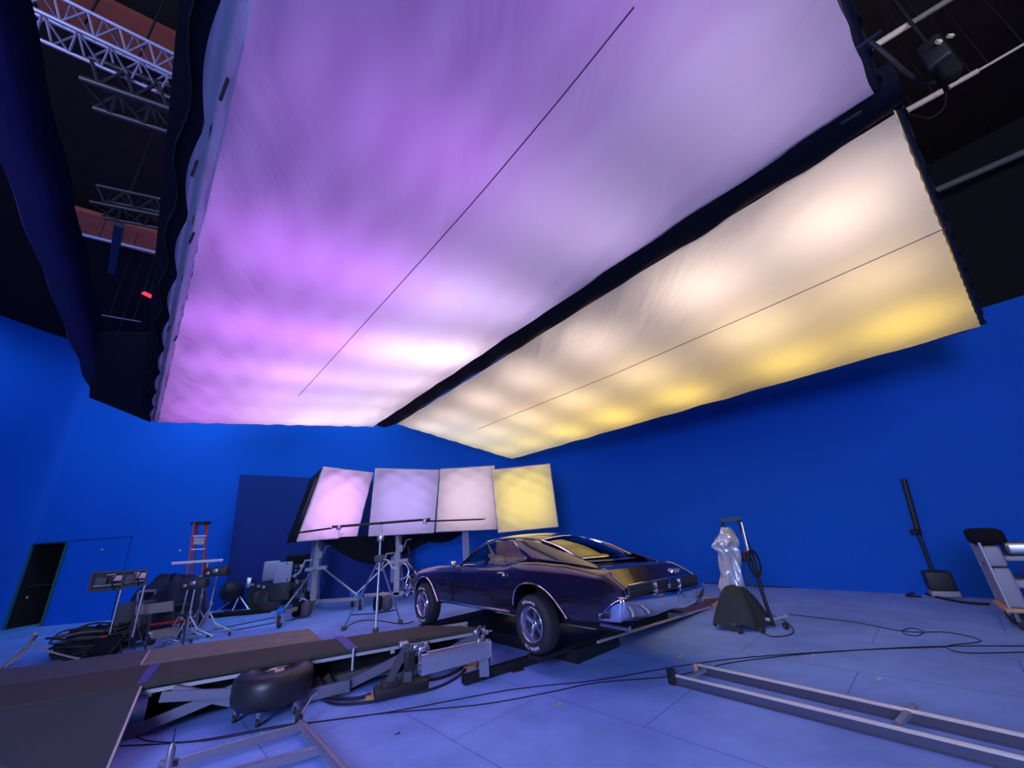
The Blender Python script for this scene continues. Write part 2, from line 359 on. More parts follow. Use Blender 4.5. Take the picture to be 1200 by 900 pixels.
# ------------------------------------------------------------------ overhead rig
CL1 = cloth_mat('purple_lit_diffusion_cloth', (.85, .82, .86)); CL2 = cloth_mat('yellow_lit_diffusion_cloth', (.88, .84, .76))
SEAM = mat('cloth_seam', (.10, .07, .12), .9)
VAL = mat('silver_edge_cloth', (.45, .45, .52), .7, bump=.5, scale=5)
def scallop(s, n, a): return a * abs(math.sin(PI * s * n))
def big_softbox(name, q, label, clm, skirt_h, nrm, seams, ns=22, amp=(.05, .01), left_out=0):
    c = sum(q, Vector()) / 4
    t = thing(name, c + nrm * .5, label, 'overhead softbox')
    def fn(u, v):
        p = bil(q, u, v)
        # cloth sags a little, and pulls in between its ties
        sag = 16 * u * (1 - u) * v * (1 - v) * .06
        e = 0
        mid = sum(q, Vector()) / 4
        if u == 0: e = scallop(v, ns, amp[0])
        if u == 1: e = scallop(v, ns, amp[1])
        if v in (0, 1): e = max(e, scallop(u, 9, .012))
        d = (mid - p).normalized()
        return p + d * e - nrm * sag + nrm * (.012 * math.sin(u * 61 + v * 17) * math.sin(v * 43 + u * 9))
    MB().grid(fn, 60, 100).build('diffusion_cloth', clm, t, fix=False)
    # skirt of black cloth round the lamps, edge rail
    names = (0, 1), (1, 2), (2, 3), (3, 0)
    for i, j in names:
        lo_ = left_out if i == 3 else 0
        a_, b_ = q[i], q[j]; mid = (a_ + b_) / 2; out = (mid - c); out = (out - nrm * out.dot(nrm)).normalized()
        def fs(u, v, a_=a_, b_=b_, out=out, lo_=lo_):
            return a_.lerp(b_, u) + nrm * (.03 + v * skirt_h) + out * (.04 + lo_ + .03 * math.sin(u * 70) * (1 - v) + .02 * v)
        MB().grid(fs, 60, 4).build('skirt', BLACKCLOTH, t, thick=.01)
        MB().tube([a_ + out * .03 + nrm * .05, b_ + out * .03 + nrm * .05], .03, 8).build('edge_rail', BLACK, t)
    for pts in seams:
        MB().tube([p - nrm * .03 for p in pts], .006, 5).build('seam', SEAM, t)
    return t
seam1 = [Vector(p) for p in spline([(.95, 1.42, 4.81), (.31, 2.19, 4.80), (-.85, 3.49, 4.78), (-4.58, 7.57, 4.78)], 4)]
seam1 = [p + n1 * -.025 for p in seam1]
sb1 = big_softbox('overhead_softbox', BOX1, 'huge purple-lit diffusion cloth stretched overhead, the left and larger one', CL1, .95, n1, [seam1], left_out=.15)
def b2(px, py): return onplane(px, py, BOX2[0], n2)
seam2 = [b2(560, 500), b2(720, 434), b2(900, 354), b2(1105, 261)]
seam2 = [p - n2 * .055 for p in seam2]
sb2 = big_softbox('overhead_softbox', [BOX2[0], BOX2[1], BOX2[2], BOX2[3]], 'long overhead diffusion cloth glowing warm white to yellow, right of the black beam', CL2, .9, n2, [seam2], amp=(.01, .01))
# grey edge cloth along the left rim of the purple box
t = sb1
def ve(u, v):
    p = BOX1[0].lerp(BOX1[3], u); out = Vector((-.74, -.67, 0))
    return p + out * (-.04 + (.11 + .06 * abs(math.sin(u * 34))) * v) + Vector((0, 0, .0 + .03 * v))
MB().grid(ve, 120, 3).build('edge_cloth', cloth_mat('edge_cloth_fabric', (.42, .42, .5), .5), t)
MB().beam(BOX1[0] + Vector((-.135, -.12, .12)), BOX1[3] + Vector((-.135, -.12, .12)), .19, .14).build('edge_beam', BLACKCLOTH, t)
def clip(px, py, q, n, ln=(.16, -.05, 0)):
    p = onplane(px, py, q, n) - n * .05
    MB().tube([p, p + Vector(ln)], .012, 6).build('tie_clip', BLACK, t)
for q in ((268, 86), (228, 268), (232, 183), (200, 378), (208, 390)): clip(*q, BOX1[0], n1, (-.14, .12, 0))
for q in ((983, 140), (1000, 52)): clip(*q, BOX1[0], n1, (.1, -.1, 0))
# black wrapped beam between the two cloths
a0 = (BOX1[1] + BOX2[0]) / 2; a1 = (BOX1[2] + BOX2[1]) / 2
dd = (a1 - a0).normalized(); a0 -= dd * .15; a1 += dd * .12
bw = MB()
def bfn(u, v):
    ang = v * 2 * PI; p = a0.lerp(a1, u); w = .27 + .06 * u - (.12 * max(0, u - .93) / .07)
    sd = Vector((dd.y, -dd.x, 0))
    return p + sd * math.cos(ang) * w * (1 + .06 * math.sin(u * 47)) + Vector((0, 0, 1)) * (math.sin(ang) * .16 + .12 + .02 * math.sin(u * 63 + 2))
bw.grid(bfn, 90, 14)
o = bw.build('wrapped_beam', BLACKCLOTH); tag(o, 'long black cloth-wrapped beam running between the two overhead cloths', 'beam')
# big black sleeve hanging left of the purple box
A0, A1 = Vector((-8.86, 7.30, 5.0)), Vector((-2.2, -.02, 5.0))
sd = Vector((.74, .67, 0))
def sleeve(u, v):
    p = A0.lerp(A1, u); prof = [(0, .05), (.03, 0), (.18, 0), (.25, .02), (.29, .08), (.31, .36), (.25, .42), (.04, .42), (0, .38), (0, .05)]
    k = v * (len(prof) - 1); i = min(int(k), len(prof) - 2); f = k - i
    x = prof[i][0] * (1 - f) + prof[i + 1][0] * f; z = prof[i][1] * (1 - f) + prof[i + 1][1] * f
    return p + sd * (x + .015 * math.sin(u * 40)) + Vector((0, 0, z * 1.0 + 0.012 * math.sin(u * 33 + x * 5)))
mb = MB().grid(sleeve, 50, 27)
o = mb.build('wrapped_truss', mat('dark_blue_black_cloth', (.022, .02, .075), .8, bump=.3, scale=4, spec=.2))
tag(o, 'wide black cloth-wrapped truss hanging at the upper left, blue sheen on its right side', 'truss')
# far cross drape joining the sleeve to the softbox
q0 = [A0 + Vector((0, 0, -.02)), BOX1[0] + Vector((-.1, -.02, .03)), BOX1[0].lerp(BOX1[3], .36) + Vector((-.2, -.2, .3)), A0.lerp(A1, .33) + sd * .3 + Vector((0, 0, .1))]
o = MB().slab(q0, .03).build('cross_drape', BLACKCLOTH); tag(o, 'black cloth panel closing the far end between wrapped truss and purple softbox', 'drape')
# trusses hung in the dark opening
def truss(name, p, q, w, r, m, label, lace=8):
    p, q = Vector(p), Vector(q); t = thing(name, p, label, 'truss'); d = (q - p).normalized(); sx = d.cross(Vector((0, 0, 1))).normalized() * w / 2; sz = Vector((0, 0, w / 2))
    cs = [sx + sz, -sx + sz, -sx - sz, sx - sz]
    for c_ in cs: MB().tube([p + c_, q + c_], r, 8).build('chord', m, t)
    lc = MB()
    for k in range(4):
        c0_, c1_ = cs[k], cs[(k + 1) % 4]
        for i in range(lace):
            u0, u1 = i / lace, (i + 1) / lace
            lc.tube([p.lerp(q, u0) + (c0_ if i % 2 else c1_), p.lerp(q, u1) + (c1_ if i % 2 else c0_)], r * .55, 6)
    lc.build('lacing', m, t)
    for u in (.3, .9): MB().tube([p.lerp(q, u) + Vector((0, 0, w / 2)), Vector((*p.lerp(q, u).xy, 9.5))], .012, 6).build('hanging_wire', BLACK, t)
    return t
WTR = mat('white_truss_alloy', (.30, .29, .38), .4, .3)
truss('lighting_truss', at(20, 4, 7.3), at(235, 105, 7.3), .34, .022, WTR, 'pale aluminium lattice truss crossing the opening at upper left', 12)
truss('lighting_truss', at(108, 98, 7.0), at(222, 137, 7.0), .36, .035, BLACK, 'black lattice truss just below the pale truss', 6)
truss('lighting_truss', at(116, 236, 7.2), at(215, 256, 7.2), .34, .03, BLACK, 'black lattice truss above the lower red-brown ceiling strip', 6)
RUST = mat('rust_red_beam', (.20, .045, .02), .8, bump=.2, var=.3, scale=4)
def ceil_beam(px0, py0, px1, py1, w, h, name, m, label, z=9.2):
    o = MB().beam(at(px0, py0, z), at(px1, py1, z), w, h).build(name, m); return tag(o, label, 'beam')
RUSTL = mat('rust_red_board', (.42, .10, .05), .8, bump=.2, var=.3, scale=4)
ceil_beam(40, -12, 240, 82, .75, .1, 'ceiling_board', RUST, 'dull red-brown ceiling strip behind the pale truss')
ceil_beam(60, 250, 230, 298, 1.0, .1, 'ceiling_board', RUSTL, 'brighter red-brown ceiling strip low in the left opening')
o = MB().tube([at(85, 272, 8.4), at(225, 306, 8.4)], .045, 8).build('ceiling_pipe', WTR); tag(o, 'pale pipe under the lower red-brown ceiling strip', 'pipe')
o = MB().beam(at(140, 262, 7.4), at(131, 318, 8.4), .12, .12).build('hanger_post', BLACK); tag(o, 'dark diagonal hanger below the lower black truss', 'hanger')
o = MB().beam(at(122, 397, 6.5), at(180, 408, 6.5), .25, .06).build('purple_fixture', mat('purple_lit_metal', (.25, .18, .7), .4)); tag(o, 'long purple-blue fixture at the dark far end of the left opening', 'light fixture')
o = MB().tube([at(118, 369, 6.8), at(165, 377, 6.8)], .012, 6).build('thin_pipe', WTR); tag(o, 'thin pale pipe in the dark far end of the left opening', 'pipe')
REDM = bpy.data.materials.new('red_indicator'); REDM.use_nodes = True; bb = REDM.node_tree.nodes['Principled BSDF']; bb.inputs['Base Color'].default_value = (.8, .02, .05, 1); bb.inputs['Emission Color'].default_value = (1, .05, .1, 1); bb.inputs['Emission Strength'].default_value = .8
o = MB().beam(at(168, 343, 6.8), at(178, 348, 6.8), .08, .04).build('indicator_light', REDM); tag(o, 'small red indicator glowing in the dark opening', 'light')
# pipes and hoist over the right side
CRM = mat('cream_pipe', (.62, .52, .40), .6); DKP = mat('dull_grey_pipe', (.16, .16, .15), .7)
def hung(o, p, q):
    for u in (.2, .8):
        a_ = Vector(p).lerp(Vector(q), u); MB().tube([a_, Vector((a_.x, a_.y, 9.5))], .008, 5).build('hanging_wire', BLACK, o)
for nm in ('ceiling_pipe', 'thin_pipe', 'purple_fixture', 'indicator_light', 'hanger_post'):
    o = bpy.data.objects[nm]; vs_ = [v.co for v in o.data.vertices]; hung(o, vs_[0], vs_[-1])
def pipe(p, q, r, m, label): 
    o = MB().tube([p, q], r, 10).build('ceiling_pipe', m); tag(o, label, 'pipe'); hung(o, p, q)
pipe(at(1012, 62, 8), at(1068, 27, 8), .045, CRM, 'short cream ceiling pipe at top right nearest the purple cloth corner')
pipe(at(1068, 27, 8.2), at(1118, -4, 8.2), .04, DKP, 'grey pipe running off the top edge in line with the short cream pipe')
pipe(at(1062, 130, 8), at(1104, 107, 8), .05, CRM, 'cream ceiling pipe just above the warm cloth corner')
pipe(at(1112, 102, 8), at(1146, 83, 8), .04, CRM, 'short cream pipe piece right of the black hoist')
pipe(at(1146, 83, 8), at(1215, 43, 8), .02, CRM, 'thin cream pipe running to the right edge near the top')
pipe(at(1090, 226, 8.4), at(1215, 172, 8.4), .07, DKP, 'wide grey duct pipe under the dark ceiling at right')
pipe(at(1112, 258, 8.2), at(1215, 216, 8.2), .015, DKP, 'thin grey pipe below the wide duct at right')
h0 = at(1097, 66, 7.2)
t = thing('chain_hoist', h0, 'black chain hoist hanging from the dark ceiling at top right', 'hoist')
MB().rbox(h0, (.30, .24, .42), .5, bev=.04).build('motor_body', BLACK, t)
MB().rbox(h0 + Vector((0, 0, -.32)), (.22, .2, .28), .9, bev=.05).build('chain_bag', BLACKCLOTH, t)
MB().tube([h0 + Vector((0, 0, .2)), h0 + Vector((0, 0, 2.3))], .02, 6).build('chain', BLACK, t)
MB().box(h0 + Vector((-.12, -.16, .02)), (.06, .03, .05)).box(h0 + Vector((.08, -.16, .12)), (.07, .03, .04)).build('label_plate', CRM, t)
def cable(name, pts, r, label, m=CABLE, n=6, cat='cable'):
    o = MB().tube(spline(pts, n), r, 6).build(name, m); return tag(o, label, cat)
cable('power_cable', [at(1018, 48, 7.6), at(1040, 66, 7.3), at(1065, 88, 7.1), at(1090, 98, 7.2), at(1102, 88, 7.3)], .03, 'thick black cable looping from the purple cloth corner to the hoist', CABLE)
cable('power_cable', [at(1066, 134, 7.6), at(1090, 138, 7.3), at(1106, 126, 7.4), at(1108, 108, 7.8)], .015, 'thin black cable loop under the cream pipe at right', CABLE)

# ------------------------------------------------------------------ the four lit screens at the back
def dirpt(px, py, dist):
    d = RT * ((px - 600) / FPX) + UP * ((450 - py) / FPX) + _f
    return Vector((0, 0, H)) + d * (dist / math.hypot(d.x, d.y))
def screen(pix, nrm, dist, col, pw, label, wr, kk, deep=.45):
    nrm = Vector(nrm).normalized()                      # pointing at the viewer
    cx = sum(p[0] for p in pix) / 4; cy = sum(p[1] for p in pix) / 4
    C = dirpt(cx, cy, dist)
    q = [onplane(p[0], p[1], C, nrm) for p in pix]      # TL TR BR BL
    t = thing('light_screen', C - nrm * .2, label, 'light screen', 'row of four lit cloth screens behind the car')
    def fn(u, v):
        p = (q[0].lerp(q[1], u)).lerp(q[3].lerp(q[2], u), v)
        cen = sum(q, Vector()) / 4
        e = 0
        if v == 0: e = .02 * math.sin(PI * u)
        w = wr * (math.exp(-((u - v * kk[0] - kk[1]) * 9) ** 2) * .07 + .03 * math.sin((u * .7 + v) * 19) * (1 - v) + .018 * math.sin((v - u * .5) * 31))
        return p + (cen - p).normalized() * e + nrm * w
    MB().grid(fn, 36, 36).build('diffusion_cloth', cloth_mat('screen_cloth', (.85, .82, .84), .7, 3, .2), t, fix=False)
    # black hood behind, open to the front
    bk = [p - nrm * deep + (C - p) * .12 for p in q]
    for i in range(4):
        j = (i + 1) % 4
        MB().grid(lambda u, v, i=i, j=j: q[i].lerp(q[j], u).lerp(bk[i].lerp(bk[j], u), v) + (q[i] - C).normalized() * .02 - nrm * .01, 10, 3).build('hood_side', BLACKCLOTH, t, thick=.012)
    MB().add(bk, [(0, 1, 2, 3)]).build('hood_back', BLACKCLOTH, t, thick=.02)
    fr = MB()
    for i in range(4): fr.tube([q[i] - nrm * .03, q[(i + 1) % 4] - nrm * .03], .025, 8)
    fr.build('frame', mat('white_edge_tape', (.7, .68, .72), .6), t)
    area_lamp('screen_lamp', C - nrm * .42, C + nrm * 2, 1.75, pw, col, 175, 'SQUARE')
    return t, q, C
SC = 12.4
s1, q1, C1 = screen([(380, 547), (437, 554), (418, 629), (349, 634)], (.78, -.60, .12), 12.9, (.80, .42, 1.0), 19, 'pink-purple lit screen, leftmost of the four and turned toward the car', .7, (-.6, .9), .95)
s2, q2, C2 = screen([(440, 549), (514, 551), (508, 624), (432, 628)], (.25, -.96, -.05), SC, (.56, .40, 1.0), 12, 'lavender lit screen, second from left, tripod in front of it', .6, (0, .5))
s3, q3, C3 = screen([(516, 550), (579, 546), (582, 620), (511, 623)], (.08, -.99, -.08), SC, (1.0, .74, .88), 11, 'pale pink lit screen beside the yellow screen', .5, (0, .8))
s4, q4, C4 = screen([(576, 551), (644, 544), (654, 617), (584, 624)], (-.10, -.98, -.10), SC - .3, (1.0, .78, .14), 14, 'yellow lit screen directly above the car roof', .8, (-.5, .8))
# black scrim sagging under screens
def scrim(p0, p1, drops, label, depth=.25):
    n = len(drops) - 1
    def fn(u, v):
        k = u * n; i = min(int(k), n - 1); f = k - i; d = drops[i] * (1 - f) + drops[i + 1] * f
        p = Vector(p0).lerp(Vector(p1), u); return p + Vector((0, .1 + depth * math.sin(v * PI * .5), 0)) - Vector((0, 0, d * v)) + Vector((0, .03 * math.sin(u * 30), 0))
    o = MB().grid(fn, 60, 8).build('black_scrim', BLACKCLOTH, thick=.01); return tag(o, label, 'drape')
scrim(q1[3] - Vector((0, -.45, -.05)), q2[2].lerp(q2[3], .7) + Vector((0, .45, 0)), [.0, .18, .45, .66, .78, .84, .86], 'black cloth bulging down below the leftmost screen')
scrim(q2[3] + Vector((.0, .85, .05)), q3[2] + Vector((-.9, .8, -.0)), [.85, .8, .62, .45, .30, .34, .28, .1, .0], 'black cloth sagging in folds below the second and third screens')
# crank stands
def wheel(c, axis, r, w, par, seg=20, name='wheel'):
    wo = MB().lathe([(0, -w / 2), (r * .55, -w / 2), (r * .6, -w / 2), (r * .93, -w / 2), (r, -w * .3), (r, w * .3), (r * .93, w / 2), (r * .6, w / 2), (r * .55, w / 2), (0, w / 2)], c, axis, seg).build(name, RUBBER, par)
    MB().lathe([(0, -w / 2 - .012), (r * .45, -w / 2 - .01), (r * .5, -w / 2), (r * .5, w / 2), (r * .45, w / 2 + .01), (0, w / 2 + .012)], c, axis, seg).build('hub', GREYDARK, wo)
    return wo
def crank_stand(base, top_z, label, legs, detail=True):
    base = Vector(base); t = thing('crank_stand', base, label, 'stand')
    z = Vector((0, 0, 1))
    MB().beam(base + z * .16, base + z * top_z, .16, .16).build('mast', PALE, t)
    MB().beam(base + z * .5 + Vector((-.13, -.02, 0)), base + z * (top_z - .05) + Vector((-.13, -.02, 0)), .10, .13).build('inner_mast', mat('blue_grey_steel', (.22, .22, .42), .4, .4), t)
    MB().beam(base + z * .18 + Vector((-.2, 0, 0)), base + z * .18 + Vector((.2, 0, 0)), .16, .1).build('base_block', PALE, t)
    MB().beam(base + z * 1.05 + Vector((-.28, -.1, 0)), base + z * 1.08 + Vector((.34, -.1, 0)), .1, .09).build('collar', PALE, t)
    for lx, ly in legs:
        e = Vector((lx, ly, 0)); el = (e - base).normalized()
        MB().beam(base + z * .2, e + z * .27, .07, .08).build('leg', PALE, t)
        MB().tube([base + z * 1.05 + el * .28, e + z * .32 - el * .08], .025, 8).build('brace', ALU, t)
        MB().rbox(e + z * .34, (.15, .15, .12), bev=.03).build('caster_brake', BLUEP, t)
        MB().box(e + z * .22 + Vector((.055, 0, 0)), (.02, .12, .22)).box(e + z * .22 - Vector((.055, 0, 0)), (.02, .12, .22)).build('caster_fork', ALU, t)
        wheel(e + z * .13, (1, .25, 0), .13, .06, t)
    if detail:
        hk = base + z * 1.42 + Vector((.1, -.12, 0))
        MB().rbox(hk, (.16, .14, .2), bev=.02).build('winch', PALE, t)
        MB().tube([hk, hk + Vector((.12, -.05, .0)), hk + Vector((.2, -.08, .22)), hk + Vector((.36, -.1, .24))], .018, 8).build('crank_handle', ALU, t)
        MB().tube([base + z * 1.3 + Vector((-.1, -.1, 0)), base + z * 1.3 + Vector((-.3, -.15, 0)), base + z * 1.0 + Vector((-.42, -.15, 0)), base + z * .9 + Vector((-.6, -.15, 0))], .03, 8).build('side_handle', PALE, t)
        MB().tube([base + z * 1.6 + Vector((.02, -.13, 0)), base + z * (top_z - .1) + Vector((.02, -.13, 0))], .045, 10).build('cream_sleeve', mat('cream_metal', (.6, .52, .42), .5), t)
    return t
L1 = at(327, 736); L2 = at(422, 715); L3 = at(452, 703)
crank_stand(at(367, 714), 2.35, 'wheeled crank stand with splayed braces under the leftmost screen', [(L1.x, L1.y), (L2.x, L2.y), (-6.6, 13.3)])
b2_ = at(465, 704); L4 = at(428, 703); L5 = at(489, 702)
crank_stand(b2_, 2.4, 'wheeled crank stand under the second screen, behind the black tripod', [(b2_.x - 1.1, b2_.y - .5), (b2_.x + 1.0, b2_.y - .2), (b2_.x, b2_.y + .7)])
b3_ = at(548, 697)
t = thing('screen_post', b3_, 'plain grey post under the pale pink screen, seen over the car bonnet', 'post')
MB().beam(b3_, b3_ + Vector((0, 0, 1.95)), .17, .17).build('post', mat('grey_post_paint', (.30, .30, .40), .5), t)
MB().box(b3_ + Vector((0, 0, .03)), (.5, .5, .06)).build('foot_plate', PALE, t)
MB().beam(b3_ + Vector((0, 0, 1.0)), b3_ + Vector((0, 0, 1.9)), .20, .20).build('sleeve', mat('grey_post_sleeve', (.22, .22, .34), .5), t)

# tripod with crossbar and two black flags in front of the screens
tb = at(441, 737); tr_ = [at(403, 739), at(469, 731), at(440, 741)]
t = thing('tripod_stand', tb, 'silver and black tripod stand carrying a long crossbar before the lavender screen', 'tripod')
tz = over(tb, 441, 655)
for p in tr_:
    MB().tube([tb + Vector((0, 0, tz)), p + Vector((0, 0, .05))], .02, 8).build('leg', ALU if p is tr_[2] else STEEL, t)
    MB().rbox(p + Vector((0, 0, .04)), (.1, .1, .08), bev=.02).build('foot', GREYDARK, t)
sp = Vector((0, 0, .28))
MB().tube([tb.lerp(tr_[0], .85) + sp, tb + sp, tb.lerp(tr_[1], .85) + sp], .012, 6).build('spreader', BLACK, t)
MB().tube([tb + Vector((0, 0, .15)), tb + Vector((0, 0, tz))], .025, 8).build('center_column', ALU, t)
MB().tube([tb + Vector((0, 0, tz)), tb + Vector((0, 0, over(tb, 446, 612)))], .028, 8).build('riser', STEEL, t)
MB().rbox(tb + Vector((0, 0, tz)), (.2, .16, .14), bev=.03).build('crown', GREYDARK, t)
MB().rbox(tb + Vector((0, 0, tz + .42)), (.13, .12, .14), bev=.03).build('clamp', STEEL, t)
MB().tube([tb + Vector((.05, -.03, tz)), tb + Vector((.22, -.05, tz - .05)), tb + Vector((.3, -.05, tz - .2)), tb + Vector((.42, -.05, tz - .22))], .015, 6).build('crank_handle', ALU, t)
mz = over(tb, 446, 610)
P0 = dirpt(389, 617.5, tb.xy.length); P1 = dirpt(504, 608.5, tb.xy.length)
cb = MB().tube([P0, P1], .028, 8).build('crossbar', BLACK); tag(cb, 'black horizontal crossbar resting on the silver tripod before the screens', 'crossbar')
def flag(pa, pb, w, label):
    t = thing('flag', pa, label, 'flag'); pa, pb = Vector(pa), Vector(pb)
    MB().beam(pa, pb, w, .02).build('flag_cloth', BLACKCLOTH, t)
    MB().tube([pa, pb], .014, 6).build('flag_rod', BLACK, t)
    return t
flag(dirpt(388, 619, tb.xy.length - .03), dirpt(338, 626, tb.xy.length + .1), .5, 'black cloth flag on the left end of the tripod crossbar')
flag(dirpt(497, 611, tb.xy.length - .03), dirpt(566, 608.5, tb.xy.length + .2), .5, 'black cloth flag on the right end of the tripod crossbar')
for (px, py), wh in (((397, 618), 'left'), ((498, 611), 'right')):
    g = dirpt(px, py, tb.xy.length - .05); t = thing('grip_clamp', g, f'small silver grip clamp at the {wh} end of the tripod crossbar', 'clamp')
    MB().rbox(g, (.09, .08, .1), bev=.02).build('clamp_body', STEEL, t); MB().tube([g, g + Vector((.03, -.02, -.16)), g + Vector((.12, -.02, -.14))], .008, 6).build('clamp_screw', STEEL, t)

# ------------------------------------------------------------------ platform deck, ramps
CARPET = mat('brown_deck_carpet', (.050, .047, .036), .9, bump=.3, scale=60, var=.25)
GREYPLY = mat('worn_grey_plywood', (.19, .16, .135), .75, bump=.2, scale=6, var=.35)
DARKPLY = mat('dark_ramp_board', (.045, .048, .055), .8, bump=.3, scale=50, var=.3)
EDGE = mat('raw_ply_edge', (.55, .45, .42), .6)
ZD = .45
dk = [at(-60, 812, ZD), at(500, 733, ZD), at(566, 735, ZD), at(165, 803, ZD), at(-60, 838, ZD)]
t = thing('platform_deck', (dk[0] + dk[2]) / 2 - Vector((0, 0, ZD)), 'long brown carpeted platform deck running from the left edge to the car', 'platform')
mb = MB(); n = len(dk); lo = [p - Vector((0, 0, .035)) for p in dk]
mb.add(dk + lo, [list(range(n)), list(range(n, 2 * n))[::-1]] + [(i, n + i, n + (i + 1) % n, (i + 1) % n) for i in range(n)])
mb.build('deck_top', CARPET, t)
def steel_member(p, q, w, h, name='frame_beam', m=PALE): MB().beam(p, q, w, h).build(name, m, t)
nn = (dk[2] - dk[3]).normalized(); inn = Vector((-nn.y, nn.x, 0))
for k in (.03, .75):
    steel_member(dk[3] + inn * k + Vector((0, 0, -.075)), dk[2] + inn * k + Vector((0, 0, -.065)) - nn * .05, .035, .035)
for u in (.02, .35, .68, .97): steel_member(dk[3].lerp(dk[2], u) + inn * .03 + Vector((0, 0, -.1)), dk[3].lerp(dk[2], u) + inn * .75 + Vector((0, 0, -.1)), .05, .06, 'cross_member')
LILG = mat('lilac_grey_steel', (.20, .19, .26), .45, .4)
def leg_pair(u0, u1, up_):
    a_ = dk[3].lerp(dk[2], u0) - inn * .04; b_ = dk[3].lerp(dk[2], u1) - inn * .04
    p = Vector((a_.x, a_.y, .05)); q = Vector((b_.x, b_.y, .36))
    MB().beam(p, q, .05, .10).build('scissor_leg', LILG, t)
leg_pair(.0, .33, 1); leg_pair(.31, .08, 1)
MB().beam(Vector((*dk[3].lerp(dk[2], .06).xy, .33)) - inn * .09, Vector((*dk[3].lerp(dk[2], .24).xy, .24)) - inn * .09, .04, .09).build('scissor_leg', LILG, t)
leg_pair(.50, .80, 1); leg_pair(.70, .98, 1)
MB().beam(Vector((*dk[3].lerp(dk[2], .40).xy, .08)) - inn * .1, Vector((*dk[3].lerp(dk[2], .55).xy, .10)) - inn * .1, .05, .12).build('scissor_leg', LILG, t)
MB().beam(Vector((*dk[3].lerp(dk[2], .44).xy, .12)) + inn * .1, Vector((*dk[3].lerp(dk[2], .70).xy, .16)) + inn * .1, .12, .12).build('hydraulic_cylinder', GREYDARK, t)
for u in (.47, .50):
    c_ = dk[3].lerp(dk[2], u); MB().beam(Vector((c_.x, c_.y, .10)) - inn * .06, Vector((c_.x, c_.y, .24)) + nn * -.08 - inn * .06, .03, .06).build('bracket', BLACK, t)
MB().tube([dk[3].lerp(dk[2], .555) + Vector((0, 0, .01)) - inn * .01, dk[3].lerp(dk[2], .555) + Vector((0, 0, -.22)) - inn * .03], .018, 6).build('hanging_pin', STEEL, t)
MB().slab([Vector((*(dk[3].lerp(dk[2], u_) + inn * k_).xy, .38)) for u_, k_ in ((.0, .28), (.92, .28), (.92, .62), (.0, .62))], .37).build('dark_filler_box', BLACKCLOTH, t)  # black box added to keep the space under the deck dark
tb_ = MB()
for (xa, ya, xb, yb, w) in ((160, 801, 176, 779, .13), (408, 761, 391, 746, .12)):
    tb_.slab([at(xa, ya, ZD + .006), at(xa + 12, ya - 2, ZD + .006), at(xb + 12, yb - 1, ZD + .006), at(xb, yb, ZD + .006)], .004)
tb_.build('blue_tape_strip', mat('blue_gaffer_tape', (.07, .07, .30), .6), t)
# grey plywood behind the deck (two sheets), a little lower
def sheet(pts, z, th, m, name, label, edges=()):
    q = [at(*p, z) for p in pts]; c = sum(q, Vector()) / 4; t = thing(name, Vector((c.x, c.y, 0)), label, 'plywood')
    MB().slab(q, th).build('board', m, t)
    for i, j in edges: MB().beam(q[i] + Vector((0, 0, -th / 2)), q[j] + Vector((0, 0, -th / 2)), .02, th * 1.05).build('raw_edge', EDGE, t)
    for k in range(2): MB().beam(Vector((q[0].lerp(q[1], .1 + .8 * k).x, q[0].lerp(q[1], .1 + .8 * k).y, z - th)) - Vector((0, .15, 0)), Vector((q[0].lerp(q[1], .1 + .8 * k).x, q[0].lerp(q[1], .1 + .8 * k).y, 0)) - Vector((0, .15, 0)), .08, .08).build('leg', BLACK, t)
    return t
sheet([(-60, 793), (174, 761), (164, 781), (-60, 813)], .41, .03, mat('blue_grey_plywood', (.085, .085, .095), .75, bump=.2, scale=6, var=.35), 'plywood_sheet', 'dark blue-grey plywood sheet behind the deck at the left edge')
sheet([(176, 761), (362, 736.5), (378, 750), (165, 779)], .41, .03, GREYPLY, 'plywood_sheet', 'scuffed pale brown plywood sheet behind the middle of the deck', [(0, 3)])
# wide ramp in the near left corner
z0, z1 = .44, .04
rp = [at(165, 804, z0), at(127, 905, z1), at(-220, 905, z1), at(-120, 846, z0)]
ra = thing('loading_ramp', (rp[0] + rp[1] + rp[2] + rp[3]) / 4, 'wide dark grey ramp sheet filling the lower left corner', 'ramp')
e1 = (rp[1] - rp[0]); rp[1] = rp[1] + e1 * .5; e2 = rp[2] - rp[3]; rp[2] = rp[2] + e2 * 1.2
rp[1].z = max(rp[1].z, .03); rp[2].z = max(rp[2].z, .03)
MB().slab(rp, .022).build('ramp_board', DARKPLY, ra)
MB().beam(rp[0] + Vector((.006, 0, -.011)), rp[1] + Vector((.006, 0, -.011)), .018, .03).build('raw_edge', EDGE, ra)
MB().beam(rp[0].lerp(rp[3], .3) - Vector((0, 0, .03)), Vector((*rp[0].lerp(rp[3], .3).xy, 0)), .06, .06).build('support_post', BLACK, ra)
# plate on the far side of the car
pl = [at(700, 752, .2), at(833, 711, .02), at(846, 700, .02), at(735, 712, .2)]
t = thing('exit_ramp', (pl[0] + pl[2]) / 2 - Vector((0, 0, .1)), 'flat dark purple ramp plate sloping away behind the car bumper', 'ramp')
MB().slab(pl, .018).build('ramp_board', mat('dark_purple_board', (.085, .055, .13), .7, bump=.2), t)
MB().beam(pl[0] + Vector((0, 0, -.005)), pl[1] + Vector((0, 0, -.005)), .02, .03).build('raw_edge', EDGE, t)
o = MB().slab([at(812, 708, .035), at(846, 710, .02), at(849, 700, .02), at(822, 699, .035)], .02).build('plywood_piece', TAN); tag(o, 'bright tan plywood piece on the floor right of the bumper', 'plywood')

